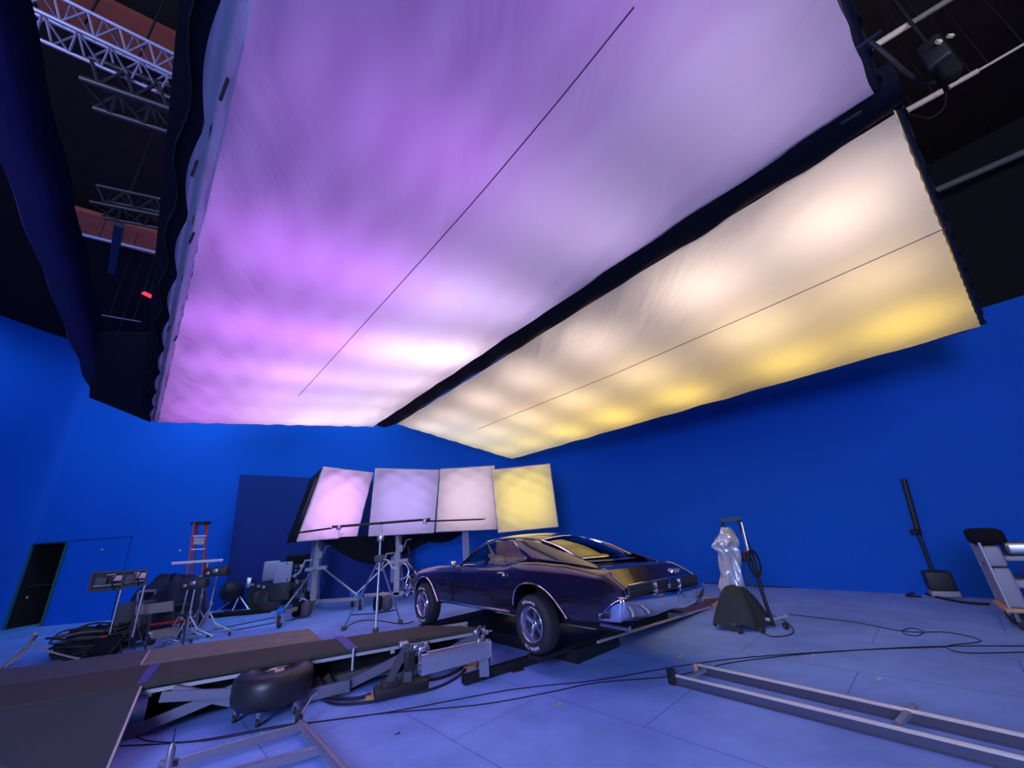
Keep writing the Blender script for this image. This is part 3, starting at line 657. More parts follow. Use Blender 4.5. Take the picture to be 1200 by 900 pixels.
# ------------------------------------------------------------------ the car
CX, CY, YAW, Z0 = .706, 6.415, R(131.4), .2
car = thing('car', (CX, CY, Z0), 'dark purple vintage two-door fastback coupe with chrome bumpers, seen from the rear left', 'car')
car.rotation_euler = (0, 0, YAW)
TILT = Matrix.Rotation(R(3), 4, 'X')
def cb_(mb, name, m, par=None, thick=0, tilt=True, smooth=True):
    if tilt: mb.xf(TILT)
    return mb.build(name, m, par or car, thick, local=True)
def ip(x, tab):
    if x <= tab[0][0]: return tab[0][1]
    for (x0, a_), (x1, b_) in zip(tab, tab[1:]):
        if x <= x1:
            t_ = (x - x0) / (x1 - x0) if x1 > x0 else 1; t2 = t_ if x < -1.15 else t_ * t_ * (3 - 2 * t_) * .35 + t_ * .65
            return a_ + (b_ - a_) * t2
    return tab[-1][1]
T_zb = [(-1.46, .46), (-1.2, .43), (-.7, .40), (0, .385), (3, .385), (3.7, .40), (3.95, .48)]
T_yb = [(-1.46, .70), (-1.1, .86), (0, .89), (2, .90), (3.4, .88), (3.95, .78)]
T_ym = [(-1.46, .83), (-1.3, .905), (-1.2, .93), (-.6, .965), (0, .98), (.6, .955), (2, .95), (3, .95), (3.6, .92), (3.95, .82)]
T_zs = [(-1.46, .76), (-1.2, .87), (-.5, .915), (.2, .915), (.6, .87), (1.5, .85), (2.6, .86), (3.3, .80), (3.95, .70)]
T_ys = [(-1.46, .87), (-1.2, .92), (-.5, .955), (.1, .965), (.5, .935), (2, .935), (3.3, .92), (3.95, .82)]
T_zt = [(-1.46, .785), (-1.2, .935), (-.6, 1.02), (0, 1.045), (.3, 1.03), (.6, .975), (1.3, .955), (1.95, .955), (2.7, .945), (3.3, .88), (3.66, .79), (3.95, .73)]
T_yt = [(-1.46, .83), (-1.15, .83), (-.6, .84), (.2, .87), (.6, .87), (2, .84), (2.7, .80), (3.3, .82), (3.95, .78)]
T_zi = [(-1.46, .785), (-1.2, .955), (-1.0, .975), (-.6, 1.0), (2, .94), (2.7, .93), (3.3, .87), (3.95, .74)]
T_zc = [(-1.46, .80), (-1.2, .975), (-1.0, .995), (-.6, 1.03), (2, .97), (2.7, .975), (3.3, .93), (3.7, .86), (3.95, .76)]
def section(x, tub=False):
    zb = ip(x, T_zb); yb = ip(x, T_yb); ym = ip(x, T_ym); zs = ip(x, T_zs); ys = ip(x, T_ys); zt = ip(x, T_zt); yt = ip(x, T_yt)
    h = [(0, zb + .02), (yb * .6, zb + .01), (yb, zb), (yb + .04, zb + .035), (ym - .01, (zb + .62) / 2), (ym, .62), (ym - .004, (zs + .62) / 2), (ys, zs), ((ys + yt) / 2 + .016, zs * .45 + zt * .55), (yt + .02, zt - .01), (yt - .02, zt)]
    if tub: h += [(yt - .06, zt - .01), (yt - .075, .60), (yt - .15, .48), (.35, .47), (0, .50)]
    else:
        zi, zc = ip(x, T_zi), ip(x, T_zc)
        h += [(yt - .12, zi + .002), (.55, zi * .6 + zc * .4), (.3, zi * .25 + zc * .75), (.12, zc - .004), (0, zc)]
    return h
xs = [-1.46, -1.40, -1.30, -1.22, -1.205, -1.19, -1.17, -1.1, -1.0, -.8, -.6, -.45]
xs2 = [-.35, -.1, .1, .3, .45, .6, .8, 1.0, 1.3, 1.6, 1.9]
xs3 = [2.0, 2.2, 2.5, 2.7, 2.9, 3.1, 3.3, 3.5, 3.66, 3.8, 3.9, 3.95]
ST = [(x, section(x)) for x in xs] + [(-.40, section(-.40))] + [(x, section(x, True)) for x in xs2] + [(1.94, section(1.94, True))] + [(x, section(x)) for x in xs3]
body = MB(); rings = []
for x, h in ST:
    rings.append([(x, y, z) for y, z in h] + [(x, -y, z) for y, z in h[-2:0:-1]])
nr = len(rings[0]); body.add([p for r_ in rings for p in r_], [(i * nr + k, i * nr + (k + 1) % nr, (i + 1) * nr + (k + 1) % nr, (i + 1) * nr + k) for i in range(len(rings) - 1) for k in range(nr)] + [list(range(nr))[::-1], [(len(rings) - 1) * nr + k for k in range(nr)]], True)
bo = cb_(body, 'body_shell', PAINT, tilt=False)
ARCH_R = [(.36, .2), (.35, .5), (.325, .62), (.27, .70), (.17, .755), (.03, .78), (-.12, .775), (-.28, .73), (-.42, .65), (-.54, .55), (-.66, .43), (-.78, .2)]
ARCH_F = [(3.42, .2), (3.41, .46), (3.38, .58), (3.31, .67), (3.20, .725), (3.06, .745), (2.92, .735), (2.78, .68), (2.66, .59), (2.56, .49), (2.46, .38), (2.34, .2)]
cut = []
for arch in (ARCH_R, ARCH_F):
    for sgn in (1, -1):
        c_ = MB(); n = len(arch); y0, y1 = (.60 * sgn, 1.2 * sgn)
        c_.add([(x, y0, z) for x, z in arch] + [(x, y1, z) for x, z in arch], [list(range(n)), list(range(n, 2 * n))[::-1]] + [(i, n + i, n + (i + 1) % n, (i + 1) % n) for i in range(n)])
        co = c_.build('cutter', PAINT); cut.append(co)
        md = bo.modifiers.new('arch', 'BOOLEAN'); md.object = co; md.operation = 'DIFFERENCE'; md.solver = 'EXACT'
bpy.context.view_layer.update()
for co in cut: co.matrix_world = Matrix.Identity(4)
# cut in the body's own frame: bring the cutters to it
for co in cut: co.matrix_world = Matrix.Translation((CX, CY, Z0)) @ Matrix.Rotation(YAW, 4, 'Z')
bpy.context.view_layer.update()
dg = bpy.context.evaluated_depsgraph_get(); me = bpy.data.meshes.new_from_object(bo.evaluated_get(dg)); bo.modifiers.clear()
me.transform(TILT); bo.data = me
for p in me.polygons: p.use_smooth = True
me.set_sharp_from_angle(angle=R(38))
for co in cut: bpy.data.objects.remove(co, do_unlink=True)
# inner wheel wells
DARK = mat('black_underbody', (.006, .006, .007), .9)
cb_(MB().box((1.2, 0, .34), (4.6, 1.1, .12)), 'underbody', DARK)
# arch lips
for arch in (ARCH_R, ARCH_F):
    for sgn in (1, -1):
        cb_(MB().tube(spline([(x, (ip(x, T_ym) + .004) * sgn if z < .62 else ((ip(x, T_ym) + .004) * sgn), z) for x, z in arch[1:-1]], 4), .011, 6), 'wheel_arch_trim', CHROME)
# upper cabin
def V(x, y, z): return Vector((x, y, z))
def patch(fn, nu, nv, name, m, thick=.02, par=None): return cb_(MB().grid(fn, nu, nv), name, m, par, thick)
ROOF_E = [(1.42, .60, 1.315), (1.1, .63, 1.345), (.75, .645, 1.35), (.45, .63, 1.34), (.15, .56, 1.29)]
rs = spline([V(*p) for p in ROOF_E], 5)
def roof(u, v):
    k = v * (len(rs) - 1); i = min(int(k), len(rs) - 2); p = rs[i].lerp(rs[i + 1], k - i); y = (u * 2 - 1)
    return V(p.x + .05 * (1 - y * y) * (1 if v < .5 else -1) * abs(v * 2 - 1), p.y * y, p.z + .065 * (1 - y * y))
patch(roof, 14, 20, 'roof', PAINT, .03)
for sgn in (1, -1):
    top = spline([V(.63, .650, 1.345), V(.45, .635, 1.34), V(.15, .57, 1.295), (-.25, .60, 1.19), (-.7, .64, 1.07), (-1.02, .66, .975)], 6)
    bot = spline([V(.20, .775, 1.06), V(.05, .82, 1.05), V(-.2, .835, 1.045), (-.5, .835, 1.03), (-.8, .82, 1.005), (-1.06, .74, .96)], 6)
    def sail(u, v, sgn=sgn, top=top, bot=bot):
        k = u * (len(top) - 1); i = min(int(k), len(top) - 2); f = k - i
        a_ = Vector(bot[i]).lerp(Vector(bot[i + 1]), f); b_ = Vector(top[i]).lerp(Vector(top[i + 1]), f)
        p = a_.lerp(b_, v); p.y += .035 * math.sin(PI * v) * (1 - u * .6); p.y *= sgn; return p
    patch(sail, 24, 8, 'roof_pillar', PAINT, .02)
    # A pillar + window trims
    cb_(MB().tube([V(1.97, .80 * sgn, .955), V(1.70, .70 * sgn, 1.16), V(1.43, .605 * sgn, 1.315)], .022, 8), 'windscreen_pillar', PAINT)
    wf = [V(1.86, .80 * sgn, .985), V(1.62, .70 * sgn, 1.17), V(1.38, .635 * sgn, 1.305), V(1.1, .655 * sgn, 1.325), V(.64, .668 * sgn, 1.325), V(.42, .725 * sgn, 1.19), V(.22, .79 * sgn, 1.062), V(.32, .815 * sgn, 1.03), V(.6, .83 * sgn, .99), V(1.2, .83 * sgn, .972), V(1.86, .805 * sgn, .975)]
    cb_(MB().tube(wf + [wf[0]], .012, 6), 'window_trim', CHROME)
    gl = wf; cen = sum(gl, Vector()) / len(gl)
    g = MB(); g.add([cen] + [p.lerp(cen, .01) for p in gl], [(0, i + 1, (i + 1) % len(gl) + 1) for i in range(len(gl))])
    cb_(g, 'side_window', glass_mat('side_glass', (.50, .58, .58), .04))
    # rocker trim, side crease, mirror, handle
    cb_(MB().tube([V(.42, .955 * sgn, .40), V(1.4, .95 * sgn, .395), V(2.38, .948 * sgn, .40)], .016, 6), 'rocker_trim', CHROME)
    cb_(MB().rbox(V(1.95, .97 * sgn, .99), (.10, .10, .09), bev=.03).tube([V(2.0, .9 * sgn, .92), V(1.96, .955 * sgn, .975)], .012, 6), 'side_mirror', CHROME)
    cb_(MB().rbox(V(.62, .965 * sgn, .885), (.15, .03, .03), bev=.012).rbox(V(.55, .965 * sgn, .86), (.05, .035, .04), bev=.012), 'door_handle', CHROME)
    # door gaps
    def sidey(x, z):
        ym, ys, zs = ip(x, T_ym), ip(x, T_ys), ip(x, T_zs)
        if z < .62: return ym + .001 - (.62 - z) * .06
        return ym + (ys - ym) * min(1, (z - .62) / (zs - .62)) - max(0, z - zs) * .7
    for gx in (.42, 1.98):
        cb_(MB().tube([V(gx, (sidey(gx, z_) + .001) * sgn, z_) for z_ in (.42, .52, .62, .72, .82, .88)], .004, 5), 'door_gap', DARK)
    cb_(MB().rbox(V(3.72, .905 * sgn, .50), (.10, .04, .05), bev=.015), 'marker_lamp', CHROME)
# rear window between the sails
def rear(u, v):
    y = u * 2 - 1; a_ = V(.12 - .03 * (1 - y * y), .55 * y, 1.30 + .055 * (1 - y * y)); b_ = V(-.62 - .10 * (1 - y * y), .60 * y, 1.055 + .01 * (1 - y * y))
    p = a_.lerp(b_, v); p.z += .03 * math.sin(PI * v); return p
patch(rear, 14, 8, 'rear_window', glass_mat('rear_glass', (.35, .42, .36), .35), .006)
ed = [rear(i / 10, 0) for i in range(11)] + [rear(1, i / 8) for i in range(1, 9)] + [rear(1 - i / 10, 1) for i in range(1, 11)] + [rear(0, 1 - i / 8) for i in range(1, 9)]
cb_(MB().tube([p + V(0, 0, .012) for p in ed], .014, 6), 'rear_window_trim', CHROME)
cb_(MB().grid(lambda u, v: V(-.64 - .13 * v - .1 * (1 - (u * 2 - 1) ** 2), (u * 2 - 1) * .62, 1.045 - .02 * v + .008), 12, 2), 'rear_cowl_panel', PAINT)
# windscreen
def wind(u, v):
    y = u * 2 - 1; a_ = V(1.43 + .07 * (1 - y * y), .60 * y, 1.315 + .05 * (1 - y * y)); b_ = V(1.97 + .20 * (1 - y * y), .79 * y, .96 + .01 * (1 - y * y)); p = a_.lerp(b_, v); return p
patch(wind, 14, 8, 'windscreen', glass_mat('front_glass', (.75, .82, .82), .1), .006)
cb_(MB().tube([wind(i / 12, 0) + V(0, 0, .01) for i in range(13)], .012, 6), 'windscreen_trim', CHROME)
# interior
INT = mat('black_vinyl', (.02, .018, .02), .5)
for sgn in (1, -1):
    st = cb_(MB().rbox(V(.95, .38 * sgn, .62), (.55, .55, .16), bev=.06), 'front_seat', INT)
    cb_(MB().rbox(V(.68, .38 * sgn, .83), (.16, .55, .46), bev=.06), 'seat_back', INT)
cb_(MB().rbox(V(.05, 0, .62), (.5, 1.2, .18), bev=.06).rbox(V(-.2, 0, .82), (.16, 1.2, .40), bev=.06), 'rear_seat', INT)
cb_(MB().rbox(V(1.78, 0, .84), (.26, 1.42, .2), bev=.06), 'dashboard', mat('dash_vinyl', (.10, .09, .09), .5))
sw = V(1.50, .38, .93)
cb_(MB().tube([sw + V(.09 * math.sin(a_ * PI / 12), 0, 0) * 0 + V(-.10 * math.cos(a_ * PI / 12), .19 * math.sin(a_ * PI / 12), .17 * math.cos(a_ * PI / 12)) for a_ in range(25)], .014, 8).tube([sw, V(1.72, .38, .84)], .025, 8).tube([sw + V(0, -.18, 0), sw, sw + V(0, .18, 0)], .01, 6), 'steering_wheel', mat('pale_wheel_rim', (.35, .33, .30), .3))
cb_(MB().rbox(V(1.38, 0, 1.26), (.03, .26, .06), bev=.02).tube([V(1.38, 0, 1.28), V(1.40, 0, 1.34)], .008, 6), 'rearview_mirror', mat('mirror_back', (.25, .18, .08), .3, .5))
# tail panel: ribbed lamp band, chrome edges, script
def band(u, v):
    y = (u * 2 - 1) * .80; return V(-1.475 - .02 * (1 - (y / .8) ** 2), y, .80 - .105 * v + .02 * (1 - (y / .8) ** 2))
cb_(MB().grid(band, 20, 2), 'tail_panel', mat('smoked_tail_lamp', (.012, .014, .012), .25, coat=.5), thick=.02)
ribs = MB()
for k in range(5): ribs.tube([band(i / 20, .1 + k * .2) + V(-.016, 0, 0) for i in range(21)], .0045, 5)
cb_(ribs, 'tail_panel_ribs', mat('dull_tail_rib', (.12, .13, .11), .35, .6))
cb_(MB().tube([band(i / 20, 0) + V(-.01, 0, .01) for i in range(21)], .011, 6).tube([band(i / 20, 1) + V(-.01, 0, -.01) for i in range(21)], .009, 6).tube([band(0, 0), band(0, 1)], .011, 6).tube([band(1, 0), band(1, 1)], .011, 6), 'tail_panel_trim', CHROME)
for yy, nm in ((.28, 0), (-.28, 0)): cb_(MB().box(band((yy / .8 + 1) / 2, .5) + V(-.02, 0, 0), (.012, .02, .1)), 'tail_panel_divider', CHROME)
cb_(MB().lathe([(0, 0), (.035, .002), (.045, .012), (.03, .02), (0, .024)], band(.5, .5) + V(-.012, 0, 0), (-1, 0, 0), 16), 'tail_emblem', CHROME)
# deck edge lines
for sgn in (1, -1):
    cb_(MB().tube(spline([V(-1.1, .74 * sgn, .965), V(-1.2, .765 * sgn, .945), V(-1.34, .80 * sgn, .863), V(-1.46, .815 * sgn, .79)], 4), .007, 6), 'deck_edge_trim', CHROME)
# bumper with V centre
def bump_prof(y):
    a_ = abs(y); vv = max(0, 1 - a_ / .25)
    return -1.575 + .085 * (a_ / .92) ** 3 - .04 * vv
def bumper(xfun, sign, zt_, zb_, yw=.935):
    ks = [(0, .07, 0), (.12, .01, .0), (.2, 0, .02), (.35, .005, .07), (.6, .03, .14), (.85, .07, .21), (1, .12, .24)]
    def fn(u, v):
        y = (u * 2 - 1) * yw; vd = max(0, 1 - abs(y) / .28)
        for (v0, i0, d0), (v1, i1, d1) in zip(ks, ks[1:]):
            if v <= v1 + 1e-9:
                f = (v - v0) / (v1 - v0); ins = i0 + (i1 - i0) * f; dz = d0 + (d1 - d0) * f; break
        return V(xfun(y) - sign * ins, y, zt_ - dz * (zt_ - zb_) / .24 - .03 * vd * (1 - v) + .035 * vd * v)
    return fn
rb = cb_(MB().grid(bumper(bump_prof, -1, .70, .47), 48, 12), 'rear_bumper', CHROME, thick=.015)
for sgn in (1, -1):
    def wrapf(u, v, sgn=sgn):
        x = -1.49 + u * .33; zt2 = .70 - .17 * min(1, u * 1.15) ** 1.4; zb2 = .47 + .0 * u
        return V(x + .06 * (1 - u) * v, (.935 + .035 * min(1, u * 3)) * sgn, zt2 * (1 - v) + zb2 * v)
    cb_(MB().grid(wrapf, 10, 5), 'bumper_wrap', CHROME, rb, thick=.015)
def fb_prof(y): return 4.02 - .10 * (abs(y) / .9) ** 2
cb_(MB().grid(bumper(fb_prof, 1, .56, .38, .90), 36, 6), 'front_bumper', CHROME, thick=.02)
for sgn in (1, -1): cb_(MB().grid(lambda u, v, sgn=sgn: V(3.94 - u * .34, (.905 + .03 * u) * sgn, (.56 - .09 * u) * (1 - v) + (.39 + .03 * u) * v), 8, 3), 'front_bumper_wrap', CHROME, thick=.015)
cb_(MB().tube(spline([V(3.96, .80, .73), V(3.93, .86, .66), V(3.90, .89, .58)], 5), .012, 6).tube(spline([V(3.96, -.80, .73), V(3.93, -.86, .66), V(3.90, -.89, .58)], 5), .012, 6), 'fender_edge_trim', CHROME)
# exhausts and axle
for yy in (.62, -.62): cb_(MB().tube([V(-.9, yy, .36), V(-1.3, yy, .35)], .03, 10), 'exhaust_pipe', STEEL)
cb_(MB().tube([V(0, -.75, .33), V(0, .75, .33)], .05, 10), 'rear_axle', DARK, tilt=False)
cb_(MB().tube([V(3.02, -.75, .33), V(3.02, .75, .33)], .04, 10), 'front_axle', DARK, tilt=False)
cb_(MB().tube([V(-.6, .35, .30), V(.9, .35, .27)], .045, 10), 'muffler', mat('pale_muffler', (.55, .55, .5), .4, .5), tilt=False)
def text_mesh(s_, size, ext=.002, shear=0):
    c_ = bpy.data.curves.new('lettering', 'FONT'); c_.body = s_; c_.size = size; c_.extrude = ext; c_.shear = shear; c_.align_x = 'CENTER'
    o_ = bpy.data.objects.new('lettering', c_); COL.objects.link(o_); bpy.context.view_layer.update()
    me_ = bpy.data.meshes.new_from_object(o_.evaluated_get(bpy.context.evaluated_depsgraph_get()))
    vs = [v.co.copy() for v in me_.vertices]; fs = [list(p.vertices) for p in me_.polygons]
    bpy.data.objects.remove(o_, do_unlink=True); bpy.data.meshes.remove(me_); return vs, fs
vs, fs = text_mesh('Riviera', .085, .004, .35)
# on the sloping deck edge, right side; reads left to right from behind (towards -y)
ap, bp_ = V(-1.2, -.50, .966), V(-1.44, -.50, .806)
dn = (bp_ - ap).normalized(); ac = V(0, -1, 0); nr_ = ac.cross(-dn).normalized()
if nr_.z < 0: nr_ = -nr_
cb_(MB().add([ap.lerp(bp_, .62) + ac * v.x - dn * v.y + nr_ * (v.z + .012) for v in vs], fs), 'script_badge', CHROME)
LET = mat('white_tyre_letters', (.75, .75, .80), .6); RIM = mat('silver_rim_metal', (.55, .54, .66), .22, .9)
def car_wheel(x, sgn):
    w = bpy.data.objects.new('wheel', None); COL.objects.link(w); w.parent = car; w.location = (x, .83 * sgn, .345)
    s_ = sgn; R_ = .345; wd = .115
    def L(pr, nm, m, seg=48): return MB().lathe([(r, h * s_) for r, h in pr], (0, 0, 0), (0, 1, 0), seg).build(nm, m, w, local=True)
    L([(.20, -wd), (.30, -wd), (.335, -wd * .8), (R_, -wd * .6), (R_, wd * .55), (.335, wd * .75), (.315, wd * .98), (.27, wd * 1.08), (.225, wd * 1.0), (.205, wd * .85), (.20, -wd)], 'tyre', RUBBER)
    L([(.212, wd * .95), (.205, wd * 1.02), (.196, wd * .9), (.19, wd * .5), (.175, wd * .45), (.168, wd * .0), (.16, -wd * .5), (.20, -wd * .8)], 'rim', RIM)
    L([(.158, -.02), (0, -.02)], 'brake_drum', DARK)
    sp_ = MB()
    for k in range(5):
        a_ = k * 2 * PI / 5 + .3; d_ = V(math.cos(a_), 0, math.sin(a_)); e_ = V(-math.sin(a_), 0, math.cos(a_))
        y0, y1 = .035 * s_, .02 * s_; th = V(0, -.03 * s_, 0)
        q_ = [d_ * .045 + e_ * .03 + V(0, y0, 0), d_ * .175 + e_ * .022 + V(0, y1, 0), d_ * .175 - e_ * .022 + V(0, y1, 0), d_ * .045 - e_ * .03 + V(0, y0, 0)]
        sp_.add(q_ + [p + th for p in q_], [(0, 1, 2, 3), (7, 6, 5, 4), (0, 4, 5, 1), (1, 5, 6, 2), (2, 6, 7, 3), (3, 7, 4, 0)])
    sp_.build('spokes', RIM, w, local=True)
    L([(0, .058), (.025, .056), (.038, .045), (.042, .02), (.042, -.02)], 'hub_cap', CHROME, 20)
    lt = MB()
    for s_txt, a0_, flip in (('BFGoodrich', PI / 2, 0), ('RADIAL T/A', -PI / 2, 1)):
        vs_, fs_ = text_mesh(s_txt, .05, .002); vs2 = []
        for v in vs_:
            rr = .252 + v.y; ang = v.x / .262
            if s_ > 0: th_ = a0_ + ang      # outer face looks to +y: x axis runs leftwards from outside
            else: th_ = a0_ - ang
            vs2.append(V(math.cos(th_) * rr, (wd * 1.075 + v.z) * s_, math.sin(th_) * rr))
        lt.add(vs2, fs_)
    lt.build('raised_lettering', LET, w, local=True)
    return w
for x in (0, 3.02):
    for sgn in (1, -1): car_wheel(x, sgn)
# turntable base under the car
def cw(x, y, z): return Vector((CX + math.cos(YAW) * x - math.sin(YAW) * y, CY + math.sin(YAW) * x + math.cos(YAW) * y, z))
t = thing('car_turntable', cw(1.2, 0, 0), 'low black steel base the car wheels stand on', 'platform')
MB().slab([cw(-.2, -.6, .16), cw(-.2, .35, .16), cw(3.3, .35, .16), cw(3.3, -.6, .16)], .16).build('base_frame', BLACK, t)
for x in (0, 3.02): MB().slab([cw(x - .13, -.93, .198), cw(x - .13, .93, .198), cw(x + .13, .93, .198), cw(x + .13, -.93, .198)], .05).build('wheel_beam', BLACK, t)
# black channel beam poking out toward the camera
pA, pB = at(543, 797, .05), at(690, 752, .05)
t = thing('channel_beam', pA - Vector((0, 0, .05)), 'black square steel channel lying on the floor toward the rear wheel', 'beam')
dv = (pB - pA).normalized(); sv = Vector((-dv.y, dv.x, 0)) * .045
MB().beam(pA + Vector((0, 0, -.04)), pB + Vector((0, 0, -.04)), .11, .015).beam(pA + sv, pB + sv, .015, .095).beam(pA - sv, pB - sv, .015, .095).build('channel', BLACK, t)
MB().box(pA.lerp(pB, .35) - Vector((0, 0, .04)) - sv * 1.8, (.16, .08, .02), .4).build('lug', BLACK, t)

# aluminium box beam, its base, clamps
ba, bb_ = at(492, 779, .36), at(574, 758, .36)
t = thing('dolly_arm', at(470, 812), 'grey aluminium box beam on a black foot in front of the deck', 'camera arm')
for gz in (-.05, .015): MB().beam(ba + Vector((.003, -.066, gz)), bb_ + Vector((.003, -.066, gz)), .01, .012).build('groove', GREYDARK, t)
MB().beam(ba - Vector((0, 0, .01)), bb_ - Vector((0, 0, .01)), .13, .17).build('box_beam', mat('lilac_aluminium', (.42, .41, .50), .4, .5), t)
MB().beam(ba + Vector((0, 0, .082)), bb_ + Vector((0, 0, .082)), .05, .012).beam(ba + Vector((.0, -.068, .03)), bb_ + Vector((.0, -.068, .03)), .008, .02).build('polished_strip', CHROME, t)
MB().rbox(bb_ + Vector((0, -.01, -.02)), (.02, .15, .2), .36, bev=.005).build('end_plate', STEEL, t)
bs = at(470, 806, .06)
MB().rbox(bs, (.62, .24, .10), .42, bev=.015).rbox(bs + Vector((-.12, -.05, .06)), (.2, .22, .06), .42, bev=.01).build('foot', BLACK, t)
MB().beam(bs + Vector((-.16, -.06, .04)), bs + Vector((.05, .02, .42)), .08, .08).beam(bs + Vector((.08, .03, .02)), bs + Vector((.08, .03, .42)), .08, .1).build('upright', GREYDARK, t)
MB().rbox(ba + Vector((-.12, 0, .05)), (.12, .10, .20), .4, bev=.02).build('knuckle', BLACK, t)
MB().rbox(bs + Vector((.02, .0, .44)), (.12, .12, .06), .4, bev=.02).build('cap', STEEL, t)
MB().beam(bb_ + Vector((-.08, .04, -.30)), bb_ + Vector((-.08, .04, -.1)), .16, .12).build('rear_support', LILG, t)
def clamps(c, n, label, s_=.06):
    t = thing('grip_clamp', c, label, 'clamp')
    random.seed(int(c.x * 100) % 97)
    for k in range(n):
        p = c + Vector((random.uniform(-1, 1), random.uniform(-.5, .5), random.uniform(-.3, .8))) * s_ * 2.0
        MB().rbox(p, (s_ * .9, s_ * .7, s_ * .8), random.random() * 3, bev=.01).tube([p, p + Vector((random.uniform(-1, 1), -.3, random.uniform(.2, 1))) * s_ * 1.3], .007, 6).build('knuckle', STEEL, t)
clamps(at(489, 766, .47), 10, 'cluster of silver grip clamps above the near end of the aluminium beam')
clamps(at(566, 748, .46), 9, 'cluster of silver grip clamps at the far end of the aluminium beam')
o = MB().tube([at(500, 765, .5), at(560, 753, .5)], .014, 8).build('clamp_rod', STEEL); tag(o, 'thin steel rod between the two clamp clusters', 'rod')
for i, (px, py, lab) in enumerate(((437, 818, 'tan wooden wedge blocks on the cable beside the black foot'), (550, 782, 'tan wooden block under the far end of the aluminium beam'))):
    c = at(px, py, .02); t = thing('wooden_wedge', c, lab, 'wood block')
    MB().box(c, (.16, .09, .04), .3).build('block', TAN, t); MB().box(c + Vector((.04, .09, .015)), (.15, .08, .04), -.3).build('wedge', TAN, t)

# stool made of a smooth black tyre on casters
sc_ = (at(268, 838, 0) + at(352, 846, 0)) / 2 + Vector((0, .12, 0))
sr = (at(366, 800, .3) - at(272, 812, .3)).length / 2
t = thing('wheel_stool', sc_, 'round black tyre standing on casters, a stool in front of the deck', 'tyre')
zt_ = .12; hh = .31
MB().lathe([(.03, .03), (sr * .55, .0), (sr * .86, .0), (sr * .97, .05), (sr, hh * .35), (sr, hh * .65), (sr * .96, hh * .88), (sr * .84, hh), (sr * .6, hh * 1.0), (sr * .5, hh * .90), (sr * .3, hh * .86), (0, hh * .86)], sc_ + Vector((0, 0, zt_)), (0, .02, 1), 48).build('tyre', mat('smooth_black_rubber', (.022, .022, .026), .38, bump=.05), t)
MB().rbox(sc_ + Vector((.04, .02, zt_ + hh * .9)), (.10, .05, .03), .5, bev=.01).rbox(sc_ + Vector((-.06, .08, zt_ + hh * .9)), (.07, .04, .02), .2, bev=.01).build('center_plate', mat('pinkish_label', (.6, .35, .3), .5), t)
for a_ in (-2.6, -1.35, -.2, 1.2, 2.4):
    p = sc_ + Vector((math.cos(a_) * sr * .8, math.sin(a_) * sr * .8, 0))
    MB().box(p + Vector((0, 0, .10)), (.05, .05, .05)).box(p + Vector((.022, 0, .07)), (.008, .05, .08)).box(p + Vector((-.022, 0, .07)), (.008, .05, .08)).build('caster_fork', STEEL, t)
    wheel(p + Vector((0, -.01, .036)), (1, .3, 0), .036, .03, t, 14, 'caster')

# pipe frame at the bottom edge
def pipe_frame():
    a_, b_ = at(210, 893, .06), at(357, 851, .06); c_ = at(352, 848, .07); d_ = at(420, 925, .07); e_, f_ = at(285, 903, .05), at(378, 878, .05)
    t = thing('pipe_frame', at(352, 852), 'grey welded pipe frame lying on the floor at the bottom edge', 'pipe frame')
    GP = mat('mauve_grey_pipe', (.30, .27, .34), .35, .5)
    MB().beam(a_, b_, .045, .06).build('rail', GP, t); MB().beam(a_ + Vector((0, 0, .032)), b_ + Vector((0, 0, .032)), .012, .006).build('rail_edge', ALU, t)
    MB().tube([c_, d_], .038, 14).build('end_pipe', GP, t)
    MB().beam(e_ - (f_ - e_) * .4, f_, .05, .06).build('rail', GP, t)
    MB().rbox(c_ + Vector((-.03, .02, .04)), (.07, .07, .12), .5, bev=.01).build('bracket', BLACK, t)
    MB().rbox(f_ + Vector((.0, 0, 0)), (.06, .06, .05), .5, bev=.01).build('bracket', GREYDARK, t)
    k = c_ + Vector((.04, .12, .18)); MB().tube([c_ + Vector((0, 0, .08)), k], .012, 6).tube([k, k + Vector((.05, .0, .03))], .01, 6).build('latch', STEEL, t)
    for u in (.35, .62): MB().tube([a_.lerp(b_, u), a_.lerp(b_, u) + Vector((0, 0, .055))], .008, 6).build('pin', ALU, t)
    u0 = at(196, 905, .02)
    MB().tube([u0, u0 + Vector((0, 0, .16)), u0 + Vector((0, 0, .20))], [.03, .03, .012], 12).build('upright_sleeve', GP, t)
    MB().tube([u0 + Vector((0, 0, .18)), u0 + Vector((0, 0, .30))], .005, 6).build('pin', BLACK, t)
    MB().tube([at(188, 895, .05), at(210, 893, .05)], .03, 8).build('rail_end', GP, t)
pipe_frame()

